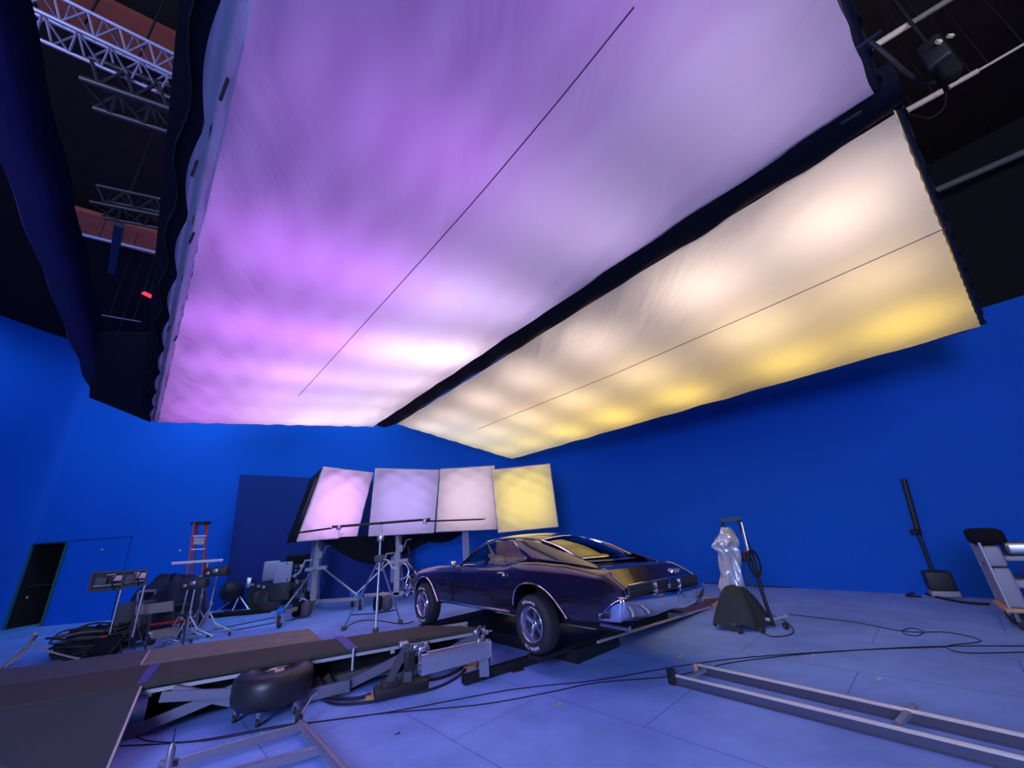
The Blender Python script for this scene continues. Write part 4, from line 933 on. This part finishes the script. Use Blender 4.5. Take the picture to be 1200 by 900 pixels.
# pair of steel rails on the right with rungs
def rails():
    t = thing('track_rails', at(1000, 845), 'long pair of grey steel rails with rungs lying on the right of the floor', 'track')
    RG = mat('lilac_rail_steel', (.20, .19, .24), .35, .7)
    hs = .085
    segs = []
    for (xa, ya, xb, yb) in ((818, 779, 1200, 862), (790, 791, 1200, 889)):
        a_, b_ = at(xa, ya, hs), at(xb, yb, hs); b_ = b_ + (b_ - a_) * .35; segs.append((a_, b_))
        d_ = (b_ - a_).normalized()
        MB().beam(a_ - Vector((0, 0, .045)), b_ - Vector((0, 0, .045)), .045, .075).build('rail', RG, t)
        MB().tube([a_ - Vector((0, 0, .006)), b_ - Vector((0, 0, .006))], .021, 10).build('rail_tube', mat('cream_steel', (.75, .68, .60), .4, .3), t)
        MB().beam(a_ + Vector((0, -.0, -.08)), b_ + Vector((0, 0, -.08)), .07, .01).build('rail_flange', RG, t)
    for (xa, ya, xb, yb) in ((826, 785, 806, 795), (1072, 826, 1052, 849)):
        MB().beam(at(xa, ya, .075), at(xb, yb, .075), .045, .03).build('rung', ALU, t)
    e = segs[1][0]; MB().rbox(e + Vector((-.03, 0, -.02)), (.05, .09, .17), .7, bev=.01).build('end_bracket', BLACK, t)
    e = segs[0][0]; MB().rbox(e + Vector((-.03, 0, -.04)), (.04, .05, .10), .7, bev=.01).build('end_bracket', TAN, t)
    for px, py in ((918, 824),): MB().rbox(at(px, py, .04), (.035, .035, .05), .7, bev=.008).build('bolt_block', STEEL, t)
rails()

# ------------------------------------------------------------------ covered lamp on a rolling stand
cs = at(880, 733)
def cz(px, py): return over(cs, px, py)
def cpt(px, py, dy=0): return dirpt(px, py, cs.xy.length + dy)
t = thing('rolling_stand', cs, 'black wheeled boom stand beside the silver covered lamp', 'stand')
MB().tube([cpt(908, 738), cpt(895, 700), cpt(882, 655), cpt(866, 609)], [.03, .03, .035, .035], 8).build('mast', BLACK, t)
MB().tube([cpt(869, 612), cpt(878, 650, -.04)], .035, 8).build('slider', STEEL, t)
MB().beam(cpt(868, 607), cpt(844, 609.5), .06, .06).build('arm', BLACK, t)
MB().tube([cpt(846, 610), cpt(847, 617)], .03, 8).build('arm_pivot', BLACK, t)
for k in range(4):
    rr = .13 + .012 * k; cc = cpt(884, 660, -.06 - .01 * k)
    MB().tube([cc + Vector((math.cos(a_ * PI / 10) * rr * .62, 0, math.sin(a_ * PI / 10) * rr * 1.25)) for a_ in range(21)], .009, 6).build('coiled_cable', CABLE, t)
MB().rbox(cpt(874, 653), (.12, .1, .14), bev=.02).build('bracket', BLACK, t); MB().rbox(cpt(875, 645.5, -.05), (.05, .04, .05), bev=.01).build('knob', RED, t)
MB().tube([cpt(874, 672), cpt(880, 685), cpt(885, 690)], .015, 6).build('crank', STEEL, t)
MB().beam(cpt(895, 728) + Vector((0, 0, .0)), Vector((*at(926, 733).xy, .14)), .04, .04).build('leg', ALU, t)
MB().beam(cpt(895, 728), Vector((*at(862, 742).xy, .12)), .04, .04).build('leg', STEEL, t)
MB().beam(Vector((*at(905, 736).xy, .12)), Vector((*at(850, 733).xy, .12)), .04, .04).build('leg', STEEL, t)
for q in ((922, 738), (894, 742), (868, 743)):
    p = at(*q); wheel(p + Vector((0, 0, .05)), (1, .4, 0), .05, .03, t, 14, 'caster')
# silver cover
SILV = mat('silver_fabric', (.72, .70, .70), .3, .45, bump=.8, scale=9)
lv = [(618, 846, 855, .10), (626, 843, 861, .15), (634, 838, 863, .19), (640, 835, 864, .17), (648, 843, 866, .15), (662, 845, 868, .15), (676, 846, 870, .15), (688, 845, 871, .15), (696, 846, 868, .14)]
def cov(u, v):
    k = v * (len(lv) - 1); i = min(int(k), len(lv) - 2); f = k - i
    y = lv[i][0] * (1 - f) + lv[i + 1][0] * f; xl = lv[i][1] * (1 - f) + lv[i + 1][1] * f; xr = lv[i][2] * (1 - f) + lv[i + 1][2] * f; dp = lv[i][3]
    L_, R__ = cpt(xl, y), cpt(xr, y); c = (L_ + R__) / 2; hw = (R__ - L_) / 2; a_ = u * 2 * PI
    fold = 1 + .17 * math.sin(a_ * 5 + v * 7) + .10 * math.sin(a_ * 9 - v * 15)
    perp = Vector((-hw.y, hw.x, 0)).normalized() * dp
    return c + hw * math.cos(a_) * fold + perp * math.sin(a_) * fold
t = thing('covered_lamp', cpt(852, 690), 'lamp under a crumpled silver cover hanging beside the boom stand', 'covered lamp')
MB().grid(cov, 40, 40).build('silver_cover', SILV, t)
MB().add([cov(i / 40, 0) for i in range(40)], [list(range(40))]).build('cover_top', SILV, t)
MB().tube([cpt(847, 622, -.2), cpt(855, 624, -.22), cpt(861, 634, -.2)], .02, 6).build('yellow_trim', mat('yellowish_cloth', (.65, .55, .2), .6), t)
# dark cloth over its ballast
base_c = at(868, 735)
def sack(u, v):
    a_ = u * 2 * PI; r = .05 + .36 * v ** .8 * (1 + .13 * math.sin(a_ * 4 + 1) + .10 * math.sin(a_ * 9 + v * 3)); z = .56 * (1 - v ** 1.5) + .05 + .04 * math.sin(a_ * 6) * v
    return Vector((base_c.x + .03 + math.cos(a_) * r * (1.0 if math.cos(a_) < 0 else 1.05), base_c.y + math.sin(a_) * r * .7, z))
o = MB().grid(sack, 40, 12).build('dark_cover_cloth', mat('dark_green_black_cloth', (.03, .035, .03), .8, bump=.5, scale=8)); tag(o, 'dark greenish cloth draped over the wheeled base of the boom stand', 'cloth')

# pole with a black box base by the right wall
pb = at(1105, 699)
t = thing('pole_stand', pb, 'tall thin black pole rising from a black box at the right wall', 'stand')
hp = over(pb, 1063, 561)
MB().tube([pb + Vector((0, 0, .3)), pb + Vector((.04, .0, hp * .55))], .03, 8).build('lower_pole', BLACK, t)
MB().tube([pb + Vector((.035, 0, hp * .5)), pb + Vector((.10, -.10, hp))], .045, 8).build('upper_tube', BLACKP, t)
MB().rbox(pb + Vector((0, 0, hp * .53)), (.14, .1, .1), bev=.02).build('clamp', BLACK, t)
MB().rbox(pb + Vector((0, -.05, .27)), (.36, .26, .32), -.6, bev=.03).build('control_box', BLACKP, t)
MB().rbox(pb + Vector((0, -.05, .06)), (.38, .28, .10), -.6, bev=.02).build('box_base', mat('pale_box_band', (.35, .35, .38), .5), t)

# utility cart at the right edge
def cart():
    b = at(1178, 741); c = Vector((b.x + .15, b.y + .25, 0)); t = thing('utility_cart', c, 'grey wheeled equipment cart loaded with gear at the right edge', 'cart')
    D = c.xy.length
    def g(px, py, z=None, dd_=0): return dirpt(px, py, D + dd_)
    ax = Vector((.78, -.63, 0)); ay = Vector((.63, .78, 0))
    rot = Matrix((ax, ay, Vector((0, 0, 1)))).transposed()
    o_ = Vector((c.x, c.y, 0)) + ax * .68
    def bx_(x, y, z, sx, sy, sz, nm, m, bev=.015): MB().rbox(o_ + ax * x + ay * y + Vector((0, 0, z * .95)), (sx, sy, sz * .95), rot=rot, bev=bev).build(nm, m, t)
    LG = mat('light_grey_case', (.33, .32, .36), .5, bump=.05)
    bx_(.1, 0, .27, 1.3, .62, .05, 'bottom_shelf', TAN)
    bx_(-.42, 0, .55, .18, .56, .50, 'grey_case', LG, .03)
    bx_(.08, 0, .60, .84, .56, .10, 'middle_shelf', LG)
    bx_(-.42, 0, .95, .18, .56, .26, 'upper_case', LG, .03)
    bx_(.16, 0, .92, .98, .56, .06, 'top_shelf', LG)
    bx_(-.38, .0, 1.20, .34, .40, .22, 'black_bag', BLACKCLOTH, .06)
    bx_(.02, -.1, 1.05, .6, .34, .16, 'silver_gear', STEEL, .04)
    bx_(.0, -.24, .70, .44, .10, .08, 'yellow_case', YEL); bx_(.0, -.24, .78, .44, .10, .05, 'red_case', RED)
    bx_(.0, -.24, .45, .40, .10, .10, 'yellow_case', YEL); bx_(.0, -.24, .53, .40, .12, .05, 'red_case', RED)
    for x in (-.5, .7):
        for y in (-.27, .27): MB().tube([o_ + ax * x + ay * y + Vector((0, 0, .25)), o_ + ax * x + ay * y + Vector((0, 0, 1.08))], .016, 8).build('corner_post', ALU, t)
    for x, y in ((-.42, -.2), (-.42, .22), (.62, -.2), (.62, .22)):
        p = o_ + ax * x + ay * y
        MB().beam(p + Vector((0, 0, .24)), p + Vector((0, 0, .12)), .05, .12).build('caster_fork', STEEL, t)
        wheel(p + Vector((0, 0, .11)), ay * .4 + ax * .9, .11, .06, t)
cart()

# ------------------------------------------------------------------ equipment along the left
# two panel lamps seen from the back
def panel_light(foot, pix, label):
    fp = at(*foot); t = thing('panel_light', fp, label, 'light', 'two panel lights on stands by the director chair')
    D = fp.xy.length
    q = [dirpt(px, py, D) for px, py in pix]; c = sum(q, Vector()) / 4; nf = (q[1] - q[0]).cross(q[3] - q[0]).normalized()
    if nf.y > 0: nf = -nf
    bkq = [p - nf * .12 for p in q]
    MB().add(q + bkq, [(0, 1, 2, 3), (7, 6, 5, 4), (0, 4, 5, 1), (1, 5, 6, 2), (2, 6, 7, 3), (3, 7, 4, 0)]).build('lamp_housing', BLACKP, t)
    fr = MB()
    for i in range(4): fr.tube([q[i] + nf * .01, q[(i + 1) % 4] + nf * .01], .02, 6)
    fr.build('housing_rim', GREYDARK, t)
    def on(u, v, d=.03): return q[0].lerp(q[1], u).lerp(q[3].lerp(q[2], u), v) + nf * d
    rot = Matrix(((q[1] - q[0]).normalized(), nf.cross((q[1] - q[0]).normalized()).normalized(), nf)).transposed()
    MB().rbox(on(.3, .5), (.16, .14, .06), rot=rot, bev=.01).build('power_supply', GREYDARK, t)
    MB().rbox(on(.78, .35, .05), (.14, .10, .05), rot=rot, bev=.01).build('pink_label', mat('pale_pink_label', (.65, .45, .45), .5), t)
    MB().beam(on(.1, .75), on(.95, .7), .03, .02).build('yoke', STEEL, t); MB().beam(on(.45, .15), on(.75, .12), .03, .02).build('top_bracket', STEEL, t)
    MB().tube([on(.75, .1, .08), on(.6, .5, .1), on(.72, 1.05, .06)], .012, 6).build('hanging_cable', CABLE, t)
    top = Vector((fp.x, fp.y, on(.6, 1).z))
    MB().tube([fp + Vector((0, 0, .3)), top], .022, 8).build('stand_pole', STEEL, t)
    for a_ in (0, 2.1, 4.2):
        MB().tube([fp + Vector((0, 0, .55)), fp + Vector((math.cos(a_) * .35, math.sin(a_) * .35, .02))], .014, 6).build('stand_leg', BLACK, t)
panel_light((122, 768), [(109, 671), (147, 670), (144, 690), (104, 693)], 'black panel light on a thin stand, the left one of the pair')
panel_light((150, 768), [(146, 670), (172, 668), (170, 685), (143, 688)], 'black panel light on a stand beside the director chair, the right one of the pair')
# director chair
def chair():
    f0 = at(170, 762); D = f0.xy.length
    def g(px, py, d=0): return dirpt(px, py, D + d)
    t = thing('director_chair', at(190, 757), 'folding director chair with grey canvas seat and back', 'chair')
    KH = mat('grey_khaki_canvas', (.20, .19, .17), .8, bump=.2)
    MB().add([g(159, 710), g(203, 704), g(203, 716), g(158, 721)], [(0, 1, 2, 3)]).build('backrest', KH, t, thick=.03)
    MB().add([g(172, 741, 0), g(206, 735, 0), g(210, 742, -.45), g(178, 748, -.45)], [(0, 1, 2, 3)]).build('seat', KH, t, thick=.03)
    FRM = mat('chair_frame_black', (.03, .03, .035), .4)
    for a_, b_ in (((158, 705, 0), (151, 760, 0)), ((204, 700, 0), (201, 745, 0)), ((176, 722, -.4), (170, 762, -.4)), ((219, 722, -.4), (214, 757, -.4))):
        MB().tube([g(*a_), g(*b_)], .016, 8).build('leg', FRM, t)
    MB().tube([g(156, 722, 0), g(176, 722, -.4)], .02, 8).build('armrest', FRM, t); MB().tube([g(203, 720, 0), g(220, 721, -.4)], .02, 8).build('armrest', FRM, t)
    for a_, b_ in (((172, 741, -.2), (210, 752, -.3)), ((206, 740, -.2), (170, 762, -.4)), ((176, 746, -.4), (212, 755, -.4)), ((208, 742, -.42), (172, 760, -.42))):
        MB().tube([g(*a_), g(*b_)], .011, 6).build('cross_brace', STEEL, t)
chair()
# red step ladder
def ladder():
    b0, b1 = at(209, 735), at(236, 729); D = (b0.xy.length + b1.xy.length) / 2
    def g(px, py, d=0): return dirpt(px, py, D + d)
    t = thing('step_ladder', (b0 + b1) / 2, 'tall red fibreglass step ladder against the blue wall', 'ladder')
    for a_, b_ in (((228, 613), (212, 733)), ((243, 613), (232, 730))): MB().beam(g(*a_, .2), g(*b_, -.2), .04, .05).build('side_rail', REDP, t)
    for a_, b_ in (((231, 613), (222, 720)), ((240, 613), (241, 718))): MB().beam(g(*a_, .25), g(*b_, 1.0), .04, .05).build('rear_leg', REDP, t)
    MB().rbox(g(235.5, 613, .22), (.42, .25, .08), bev=.02).build('top_cap', BLACKP, t)
    for k in range(1, 7):
        u = k / 7.2; l_ = Vector(g(228, 613, .2)).lerp(g(212, 733, -.2), u); r_ = Vector(g(243, 613, .2)).lerp(g(232, 730, -.2), u)
        MB().beam(l_, r_, .09, .03).build('step', ALU, t)
    l_ = g(226, 634, .14); r_ = g(240, 634, .14); MB().beam(l_, r_, .03, .18, ).build('label_plate', mat('pale_label', (.45, .45, .5), .5), t)
ladder()
# C-stands cluster
def c_stand(foot, top, label, lean=0, arm=None, head=None):
    f_ = at(*foot); z_ = over(f_, *top); t = thing('light_stand', f_, label, 'stand')
    MB().tube([f_ + Vector((0, 0, .12)), f_ + Vector((lean, 0, z_))], .02, 8).build('riser', STEEL, t)
    for k, a_ in enumerate((.4, 2.5, 4.6)):
        MB().tube([f_ + Vector((0, 0, .5)), f_ + Vector((math.cos(a_) * .18, math.sin(a_) * .18, .22)), f_ + Vector((math.cos(a_) * .5, math.sin(a_) * .5, .03))], .018, 6).build('leg', STEEL, t)
    MB().rbox(f_ + Vector((lean * .5, 0, z_ * .5)), (.08, .07, .1), bev=.02).build('riser_clamp', STEEL, t)
    if head:
        hp_ = f_ + Vector((lean, -.02, z_ + .05))
        MB().rbox(hp_, (.5, .22, .2), .2, bev=.03).build('lamp_head', BLACKP, t)
        MB().rbox(hp_ + Vector((.05, -.13, .02)), (.12, .04, .08), .2, bev=.01).rbox(hp_ + Vector((-.12, -.13, -.02)), (.08, .04, .06), .2, bev=.01).build('lamp_fittings', STEEL, t)
    return t
c_stand((216, 752), (218, 688), 'silver stand with a black lamp head behind the director chair', 0, head=True)
c_stand((239, 745), (256, 672), 'silver stand with a black lamp head right of the red ladder', .05, head=True)
c_stand((228, 742), (238, 660), 'tall silver stand holding the white crossbar before the ladder', .0)
c_stand((205, 752), (213, 690), 'bare silver stand between director chair and ladder', .05)
D_ = at(228, 742).xy.length
wb = MB().tube([dirpt(201, 660.5, D_ - .05), dirpt(261, 656.5, D_ - .05)], .035, 8).build('white_crossbar', WHITEP); tag(wb, 'white tube held level across the stands before the red ladder', 'tube')
for px, py in ((212, 755), (233, 748), (258, 746)):
    p = at(px, py); t = thing('stand_caster', p, 'small silver caster dolly among the stands on the left', 'caster', 'caster dollies among the left stands')
    MB().beam(p + Vector((-.25, 0, .09)), p + Vector((.25, .06, .09)), .04, .03).build('dolly_bar', STEEL, t); wheel(p + Vector((.2, 0, .04)), (1, .3, 0), .04, .03, t, 12, 'caster')
# covered equipment heap
def heap(cx, cy, rx, ry, hts, name, m, label, cat, seed=1, z0_=0):
    random.seed(seed); ph = [random.random() * 6 for _ in range(6)]
    def fn(u, v):
        a_ = u * 2 * PI; r = math.sin(v * PI / 2); n_ = 1 + .12 * math.sin(a_ * 3 + ph[0]) + .08 * math.sin(a_ * 7 + ph[1])
        z_ = hts * (math.cos(v * PI / 2) ** .6) * (1 + .18 * math.sin(a_ * 2 + ph[2]) * r + .08 * math.sin(a_ * 5 + v * 9 + ph[3]))
        return Vector((cx + math.cos(a_) * rx * r * n_, cy + math.sin(a_) * ry * r * n_, max(0.01, z_) + z0_))
    o = MB().grid(fn, 48, 14).build(name, m); return tag(o, label, cat)
hb = at(175, 748)
NB = mat('navy_black_cover', (.008, .01, .045), .7, bump=.4, scale=5)
t0_ = at(186, 738)
heap(t0_.x - .1, t0_.y + .15, 1.0, .42, 1.18, 'covered_equipment', NB, 'navy-black cloth heaped over equipment behind the director chair', 'covered equipment', 3)
mq = at(165, 740); D_ = mq.xy.length - .2
t = thing('monitor', Vector((mq.x, mq.y, 0)), 'small monitor with a pale frame behind the director chair back', 'monitor')
mf = [dirpt(163, 693, D_), dirpt(182, 692, D_), dirpt(180, 706, D_), dirpt(161, 708, D_)]
MB().tube([Vector((*mf[2].xy, 0)), (mf[2] + mf[3]) / 2], .03, 8).build('monitor_pole', BLACK, t)
mbm = MB()
for i in range(4): mbm.beam(mf[i], mf[(i + 1) % 4], .05, .05)
mbm.build('monitor_frame', mat('grey_blue_frame', (.22, .22, .36), .5), t); MB().add(mf, [(0, 1, 2, 3)]).build('monitor_screen', mat('dark_screen', (.01, .01, .02), .2), t, thick=.03)
bx0 = at(140, 760); t = thing('equipment_trolley', bx0, 'black equipment trolley with a red-edged shelf beside the panel light stands', 'trolley')
MB().rbox(bx0 + Vector((-.1, .25, .45)), (.55, .45, .75), .2, bev=.04).build('black_case', GREYDARK, t)
MB().beam(bx0 + Vector((.1, .15, .33)), bx0 + Vector((1.15, .35, .38)), .25, .04).build('shelf', BLACK, t)
MB().beam(bx0 + Vector((.1, .02, .36)), bx0 + Vector((1.15, .22, .41)), .02, .035).build('red_edge', RED, t)
MB().rbox(bx0 + Vector((.75, .35, .55)), (.5, .3, .3), .2, bev=.03).build('black_case', BLACKP, t)
for x in (.15, 1.1): MB().tube([bx0 + Vector((x, .15, 0)), bx0 + Vector((x, .15, .36))], .02, 8).build('leg', RED if x < 1 else BLACK, t)
wheel(bx0 + Vector((.55, .12, .1)), (1, .2, 0), .1, .06, t)
# pile of coiled straps and cables
cp = at(78, 772)
t = thing('cable_pile', cp, 'big heap of coiled dark cables and straps left of the trolley', 'cable pile'); t['kind'] = 'stuff'
random.seed(11); pm = MB(); pm2 = MB()
for k in range(26):
    rr = random.uniform(.35, .72); z_ = .03 + k * .017; ox, oy = random.uniform(-.12, .12), random.uniform(-.1, .1); ex = random.uniform(.8, 1.25)
    pts = [cp + Vector((ox + .1 + math.cos(a_ * PI / 14) * rr * ex, oy + .35 + math.sin(a_ * PI / 14) * rr * .8, z_ + .03 * math.sin(a_ * .7 + k))) for a_ in range(29)]
    (pm2 if k % 6 == 5 else pm).tube(pts, .02, 6)
pm.build('cable_coils', mat('black_strap', (.016, .015, .018), .7), t); pm2.build('strap_coils', mat('olive_strap', (.10, .095, .085), .8), t)
heap(cp.x + .1, cp.y + .35, .62, .5, .45, 'strap_mound', BLACKCLOTH, 'black cloth mound inside the coiled cable heap', 'cloth', 6)
cable('rope', [at(42, 742, .55), at(30, 758, .3), at(12, 775, .05), at(-15, 795, .02)], .028, 'pale rope trailing from the cable heap to the left edge', mat('pale_rope', (.40, .34, .26), .8), cat='rope')
cable('rope', [at(44, 744, .5), at(26, 766, .2), at(5, 782, .03)], .02, 'thin pale strap beside the rope at the left edge', mat('pale_strap', (.33, .3, .3), .8), cat='strap')
cable('rope', [at(38, 752, .42), at(55, 762, .35), at(75, 768, .32), at(92, 772, .35)], .014, 'pale rope looping across the front of the cable heap', MATS['pale_rope'], cat='rope')
bg = at(118, 770); t = thing('equipment_bag', bg, 'small black bag with a red tag between the heap and light stand', 'bag')
MB().rbox(bg + Vector((0, .1, .17)), (.42, .3, .34), .3, bev=.1).build('bag_body', BLACKCLOTH, t); MB().rbox(bg + Vector((0, -.05, .35)), (.12, .05, .03), .3, bev=.01).build('red_tag', RED, t)
# low black lamp on the floor
lb = at(275, 716); t = thing('floor_lamp', lb, 'low black film lamp on short legs at the foot of the blue wall', 'lamp')
MB().lathe([(0, 0), (.2, 0), (.26, .1), (.28, .35), (.2, .5), (0, .52)], lb + Vector((-.1, .2, .45)), (-.4, -.6, .3), 20).build('lamp_body', BLACKP, t)
MB().rbox(lb + Vector((.25, .1, .75)), (.18, .15, .3), .4, rot=None, bev=.04).build('bracket', STEEL, t)
for dx in (-.55, 0, .5): MB().tube([lb + Vector((0, .1, .4)), lb + Vector((dx, -.1, .02))], .02, 6).build('leg', ALU, t)
ld = at(262, 722); heap(ld.x + .3, ld.y, .95, .22, .10, 'sandbag', BLACKCLOTH, 'flat black sandbag on the floor before the low lamp', 'sandbag', 9)
# motorised tow cart with fat tyres behind the stand
def tractor():
    b = at(322, 715); t = thing('camera_dolly', b, 'dark wheeled camera dolly with fat tyres and two pale monitors', 'dolly')
    D = b.xy.length
    def g(px, py, d=0): return dirpt(px, py, D + d)
    R1 = (g(316, 708).z)
    for px, d in ((318, 0), (305, .5)):
        c = g(px, 706 if d == 0 else 703, d); r = .36; wheel(Vector((c.x, c.y, r)), (.35, -1, 0), r, .22, t)
    c = g(372, 697, .9); wheel(Vector((c.x, c.y, .36)), (.35, -1, 0), .36, .2, t)
    for (px, py, w, h) in ((318, 669, .45, .55), (332, 671, .50, .58)):
        MB().rbox(g(px, py, -.2 if px > 320 else .1), (w, .12, h), .2, bev=.05).build('pale_monitor', mat('pale_grey_monitor', (.36, .36, .46), .5), t)
    MB().rbox(g(331, 690, 0), (.6, .5, .6), .2, bev=.04).build('dolly_body', BLACKP, t)
    MB().rbox(g(352, 690, .2), (.5, .5, .5), .2, bev=.04).build('rear_body', GREYDARK, t)
    MB().tube([g(296, 685.5, -.2), g(325, 687, -.2)], .02, 6).tube([g(324, 678), g(321, 697)], .03, 6).build('steering_bar', BLACK, t)
    for q in ((296, 685.5), (303, 687), (309, 688)): MB().rbox(g(*q, -.25), (.07, .06, .06), bev=.02).build('pale_knob', CRM, t)
    random.seed(5)
    for k in range(26):
        p = g(random.uniform(338, 364), random.uniform(659, 692), random.uniform(-.3, .1))
        MB().rbox(p, (random.uniform(.06, .16), .1, random.uniform(.06, .16)), random.random(), bev=.02).build('control_fitting', [STEEL, GREY, BLACK, GREYDARK][k % 4], t)
    for k in range(7):
        p = g(random.uniform(336, 360), random.uniform(662, 690), -.3); q = g(random.uniform(340, 366), random.uniform(662, 700), -.3)
        MB().tube(spline([p, (p + q) / 2 + Vector((0, 0, -.15)), q], 4), .014, 6).build('hose', CABLE, t)
    MB().rbox(g(352, 655, .3), (.75, .3, .25), .2, bev=.04).build('black_hood', BLACKCLOTH, t)
    MB().tube([g(354, 685, -.5), g(352, 703, -.5), g(364, 703, -.5), g(362, 683, -.5), g(353, 702, -.5)], .015, 6).build('small_frame', STEEL, t)
tractor()
# sandbags on stand legs
for (px, py, lab) in ((353, 724, 'black sandbag on the leg of the leftmost crank stand'), (448, 717, 'dark sandbag on the leg of the crank stand behind the tripod')):
    p = at(px, py); t = thing('sandbag', p, lab, 'sandbag')
    MB().rbox(p + Vector((-.12, 0, .2)), (.24, .3, .34), .3, bev=.09).build('bag_half', BLACKCLOTH, t); MB().rbox(p + Vector((.12, 0, .2)), (.24, .3, .34), .1, bev=.09).build('bag_half', GREYDARK, t)
    MB().tube([p + Vector((-.1, 0, .38)), p + Vector((0, 0, .44)), p + Vector((.1, 0, .38))], .02, 6).build('strap', mat('cream_strap', (.5, .45, .35), .7), t)
# tall thin dark pole behind the tripod
p = at(427, 695); o = MB().tube([p, Vector((p.x, p.y, over(p, 427, 640)))], .04, 8).build('thin_post', mat('greenish_grey_post', (.12, .14, .13), .5)); tag(o, 'thin greenish-grey post between the two crank stands', 'post')
# hoses hanging beside the second crank stand
cable('hose', [dirpt(478, 640, 12), dirpt(482, 660, 12), dirpt(486, 675, 12), at(490, 699, .02)], .02, 'black hose slanting down from the scrim to the car nose', CABLE)
cable('hose', [dirpt(466, 664, 12.8), dirpt(474, 660, 12.7), dirpt(479, 668, 12.7), dirpt(476, 676, 12.7), dirpt(466, 680, 12.8)], .025, 'pale bent tube beside the second crank stand mast', ALU, cat='tube')

# ------------------------------------------------------------------ cables and marks on the floor
def fc(pts, r, label, z=None): cable('floor_cable', [at(x, y, r) for x, y in pts], r, label, n=5)
fc([(140, 874), (240, 868), (330, 852), (440, 837), (560, 826), (640, 812), (700, 800), (790, 792), (860, 776), (960, 765), (1080, 758), (1200, 757), (1300, 760)], .006, 'long thin black cable crossing the whole floor from ramp to right edge')
fc([(150, 858), (175, 868), (230, 868), (330, 850), (380, 845), (470, 832), (600, 808), (700, 797), (800, 780), (880, 770), (1000, 762), (1110, 758)], .006, 'second thin black cable alongside the long floor cable')
fc([(366, 806), (385, 817), (420, 818), (455, 806), (490, 798), (520, 793), (545, 780), (560, 765), (566, 752)], .020, 'black hose curving from the tyre stool up to the far clamps')
fc([(366, 812), (390, 824), (430, 823), (470, 815), (510, 806), (540, 790), (556, 770)], .016, 'thinner grey hose next to the black one before the beam')
fc([(360, 800), (400, 800), (440, 790), (470, 780)], .016, 'black hose running under the deck edge beside the tyre stool')
fc([(1080, 699), (1062, 698), (1078, 694), (1095, 699), (1130, 706), (1160, 708)], .02, 'black cable bundle at the right wall below the pole box')
fc([(820, 683), (900, 687.5), (960, 689), (1040, 693), (1080, 695)], .012, 'black cable lying along the foot of the right wall')
fc([(925, 720), (1000, 729), (1060, 740), (1110, 741), (1150, 751), (1110, 757), (1130, 765), (1200, 764)], .006, 'thin cable wandering from the boom stand to the right edge')
fc([(1057, 739), (1068, 736), (1082, 740), (1075, 745), (1060, 743), (1057, 739)], .006, 'small loop of thin cable on the floor before the pole')
fc([(250, 738), (290, 730), (330, 722)], .01, 'black cable on the floor between red ladder and crank stand')
fc([(262, 741), (310, 732), (345, 726)], .01, 'lower black cable on the floor behind the plywood sheet')
fc([(893, 741), (905, 746), (925, 744), (930, 738), (920, 728), (905, 720)], .008, 'thin cable curled on the floor right of the boom stand')
fc([(405, 735), (420, 728), (440, 727), (470, 731), (485, 728)], .01, 'cable on the floor looping round the tripod feet')
def vmark(px, py, m, lab, s_=.05):
    p = at(px, py, .004); o = MB().box(p + Vector((0, 0, 0)), (s_ * 2, s_ * .5, .004), .5).box(p + Vector((s_ * 1.0, s_ * .9, 0)), (s_ * .5, s_ * 1.6, .004), .4).build('floor_mark', m); tag(o, lab, 'tape mark')
vmark(653, 826, YEL, 'yellow corner tape mark on the floor before the car', .03)
vmark(797, 769, YEL, 'yellow tape mark on the floor right of the car shadow', .04)
vmark(765, 760, mat('olive_tape', (.4, .42, .2), .7), 'faded olive tape mark on the floor behind the car', .03)
vmark(953, 768, WHITET, 'small white tape mark on the floor behind the rails', .03)
vmark(1030, 796, WHITET, 'white scrap of tape on the floor beside the far rail', .03)
vmark(465, 860, mat('dark_scrap', (.02, .02, .05), .8), 'small dark scrap on the floor in the foreground', .02)
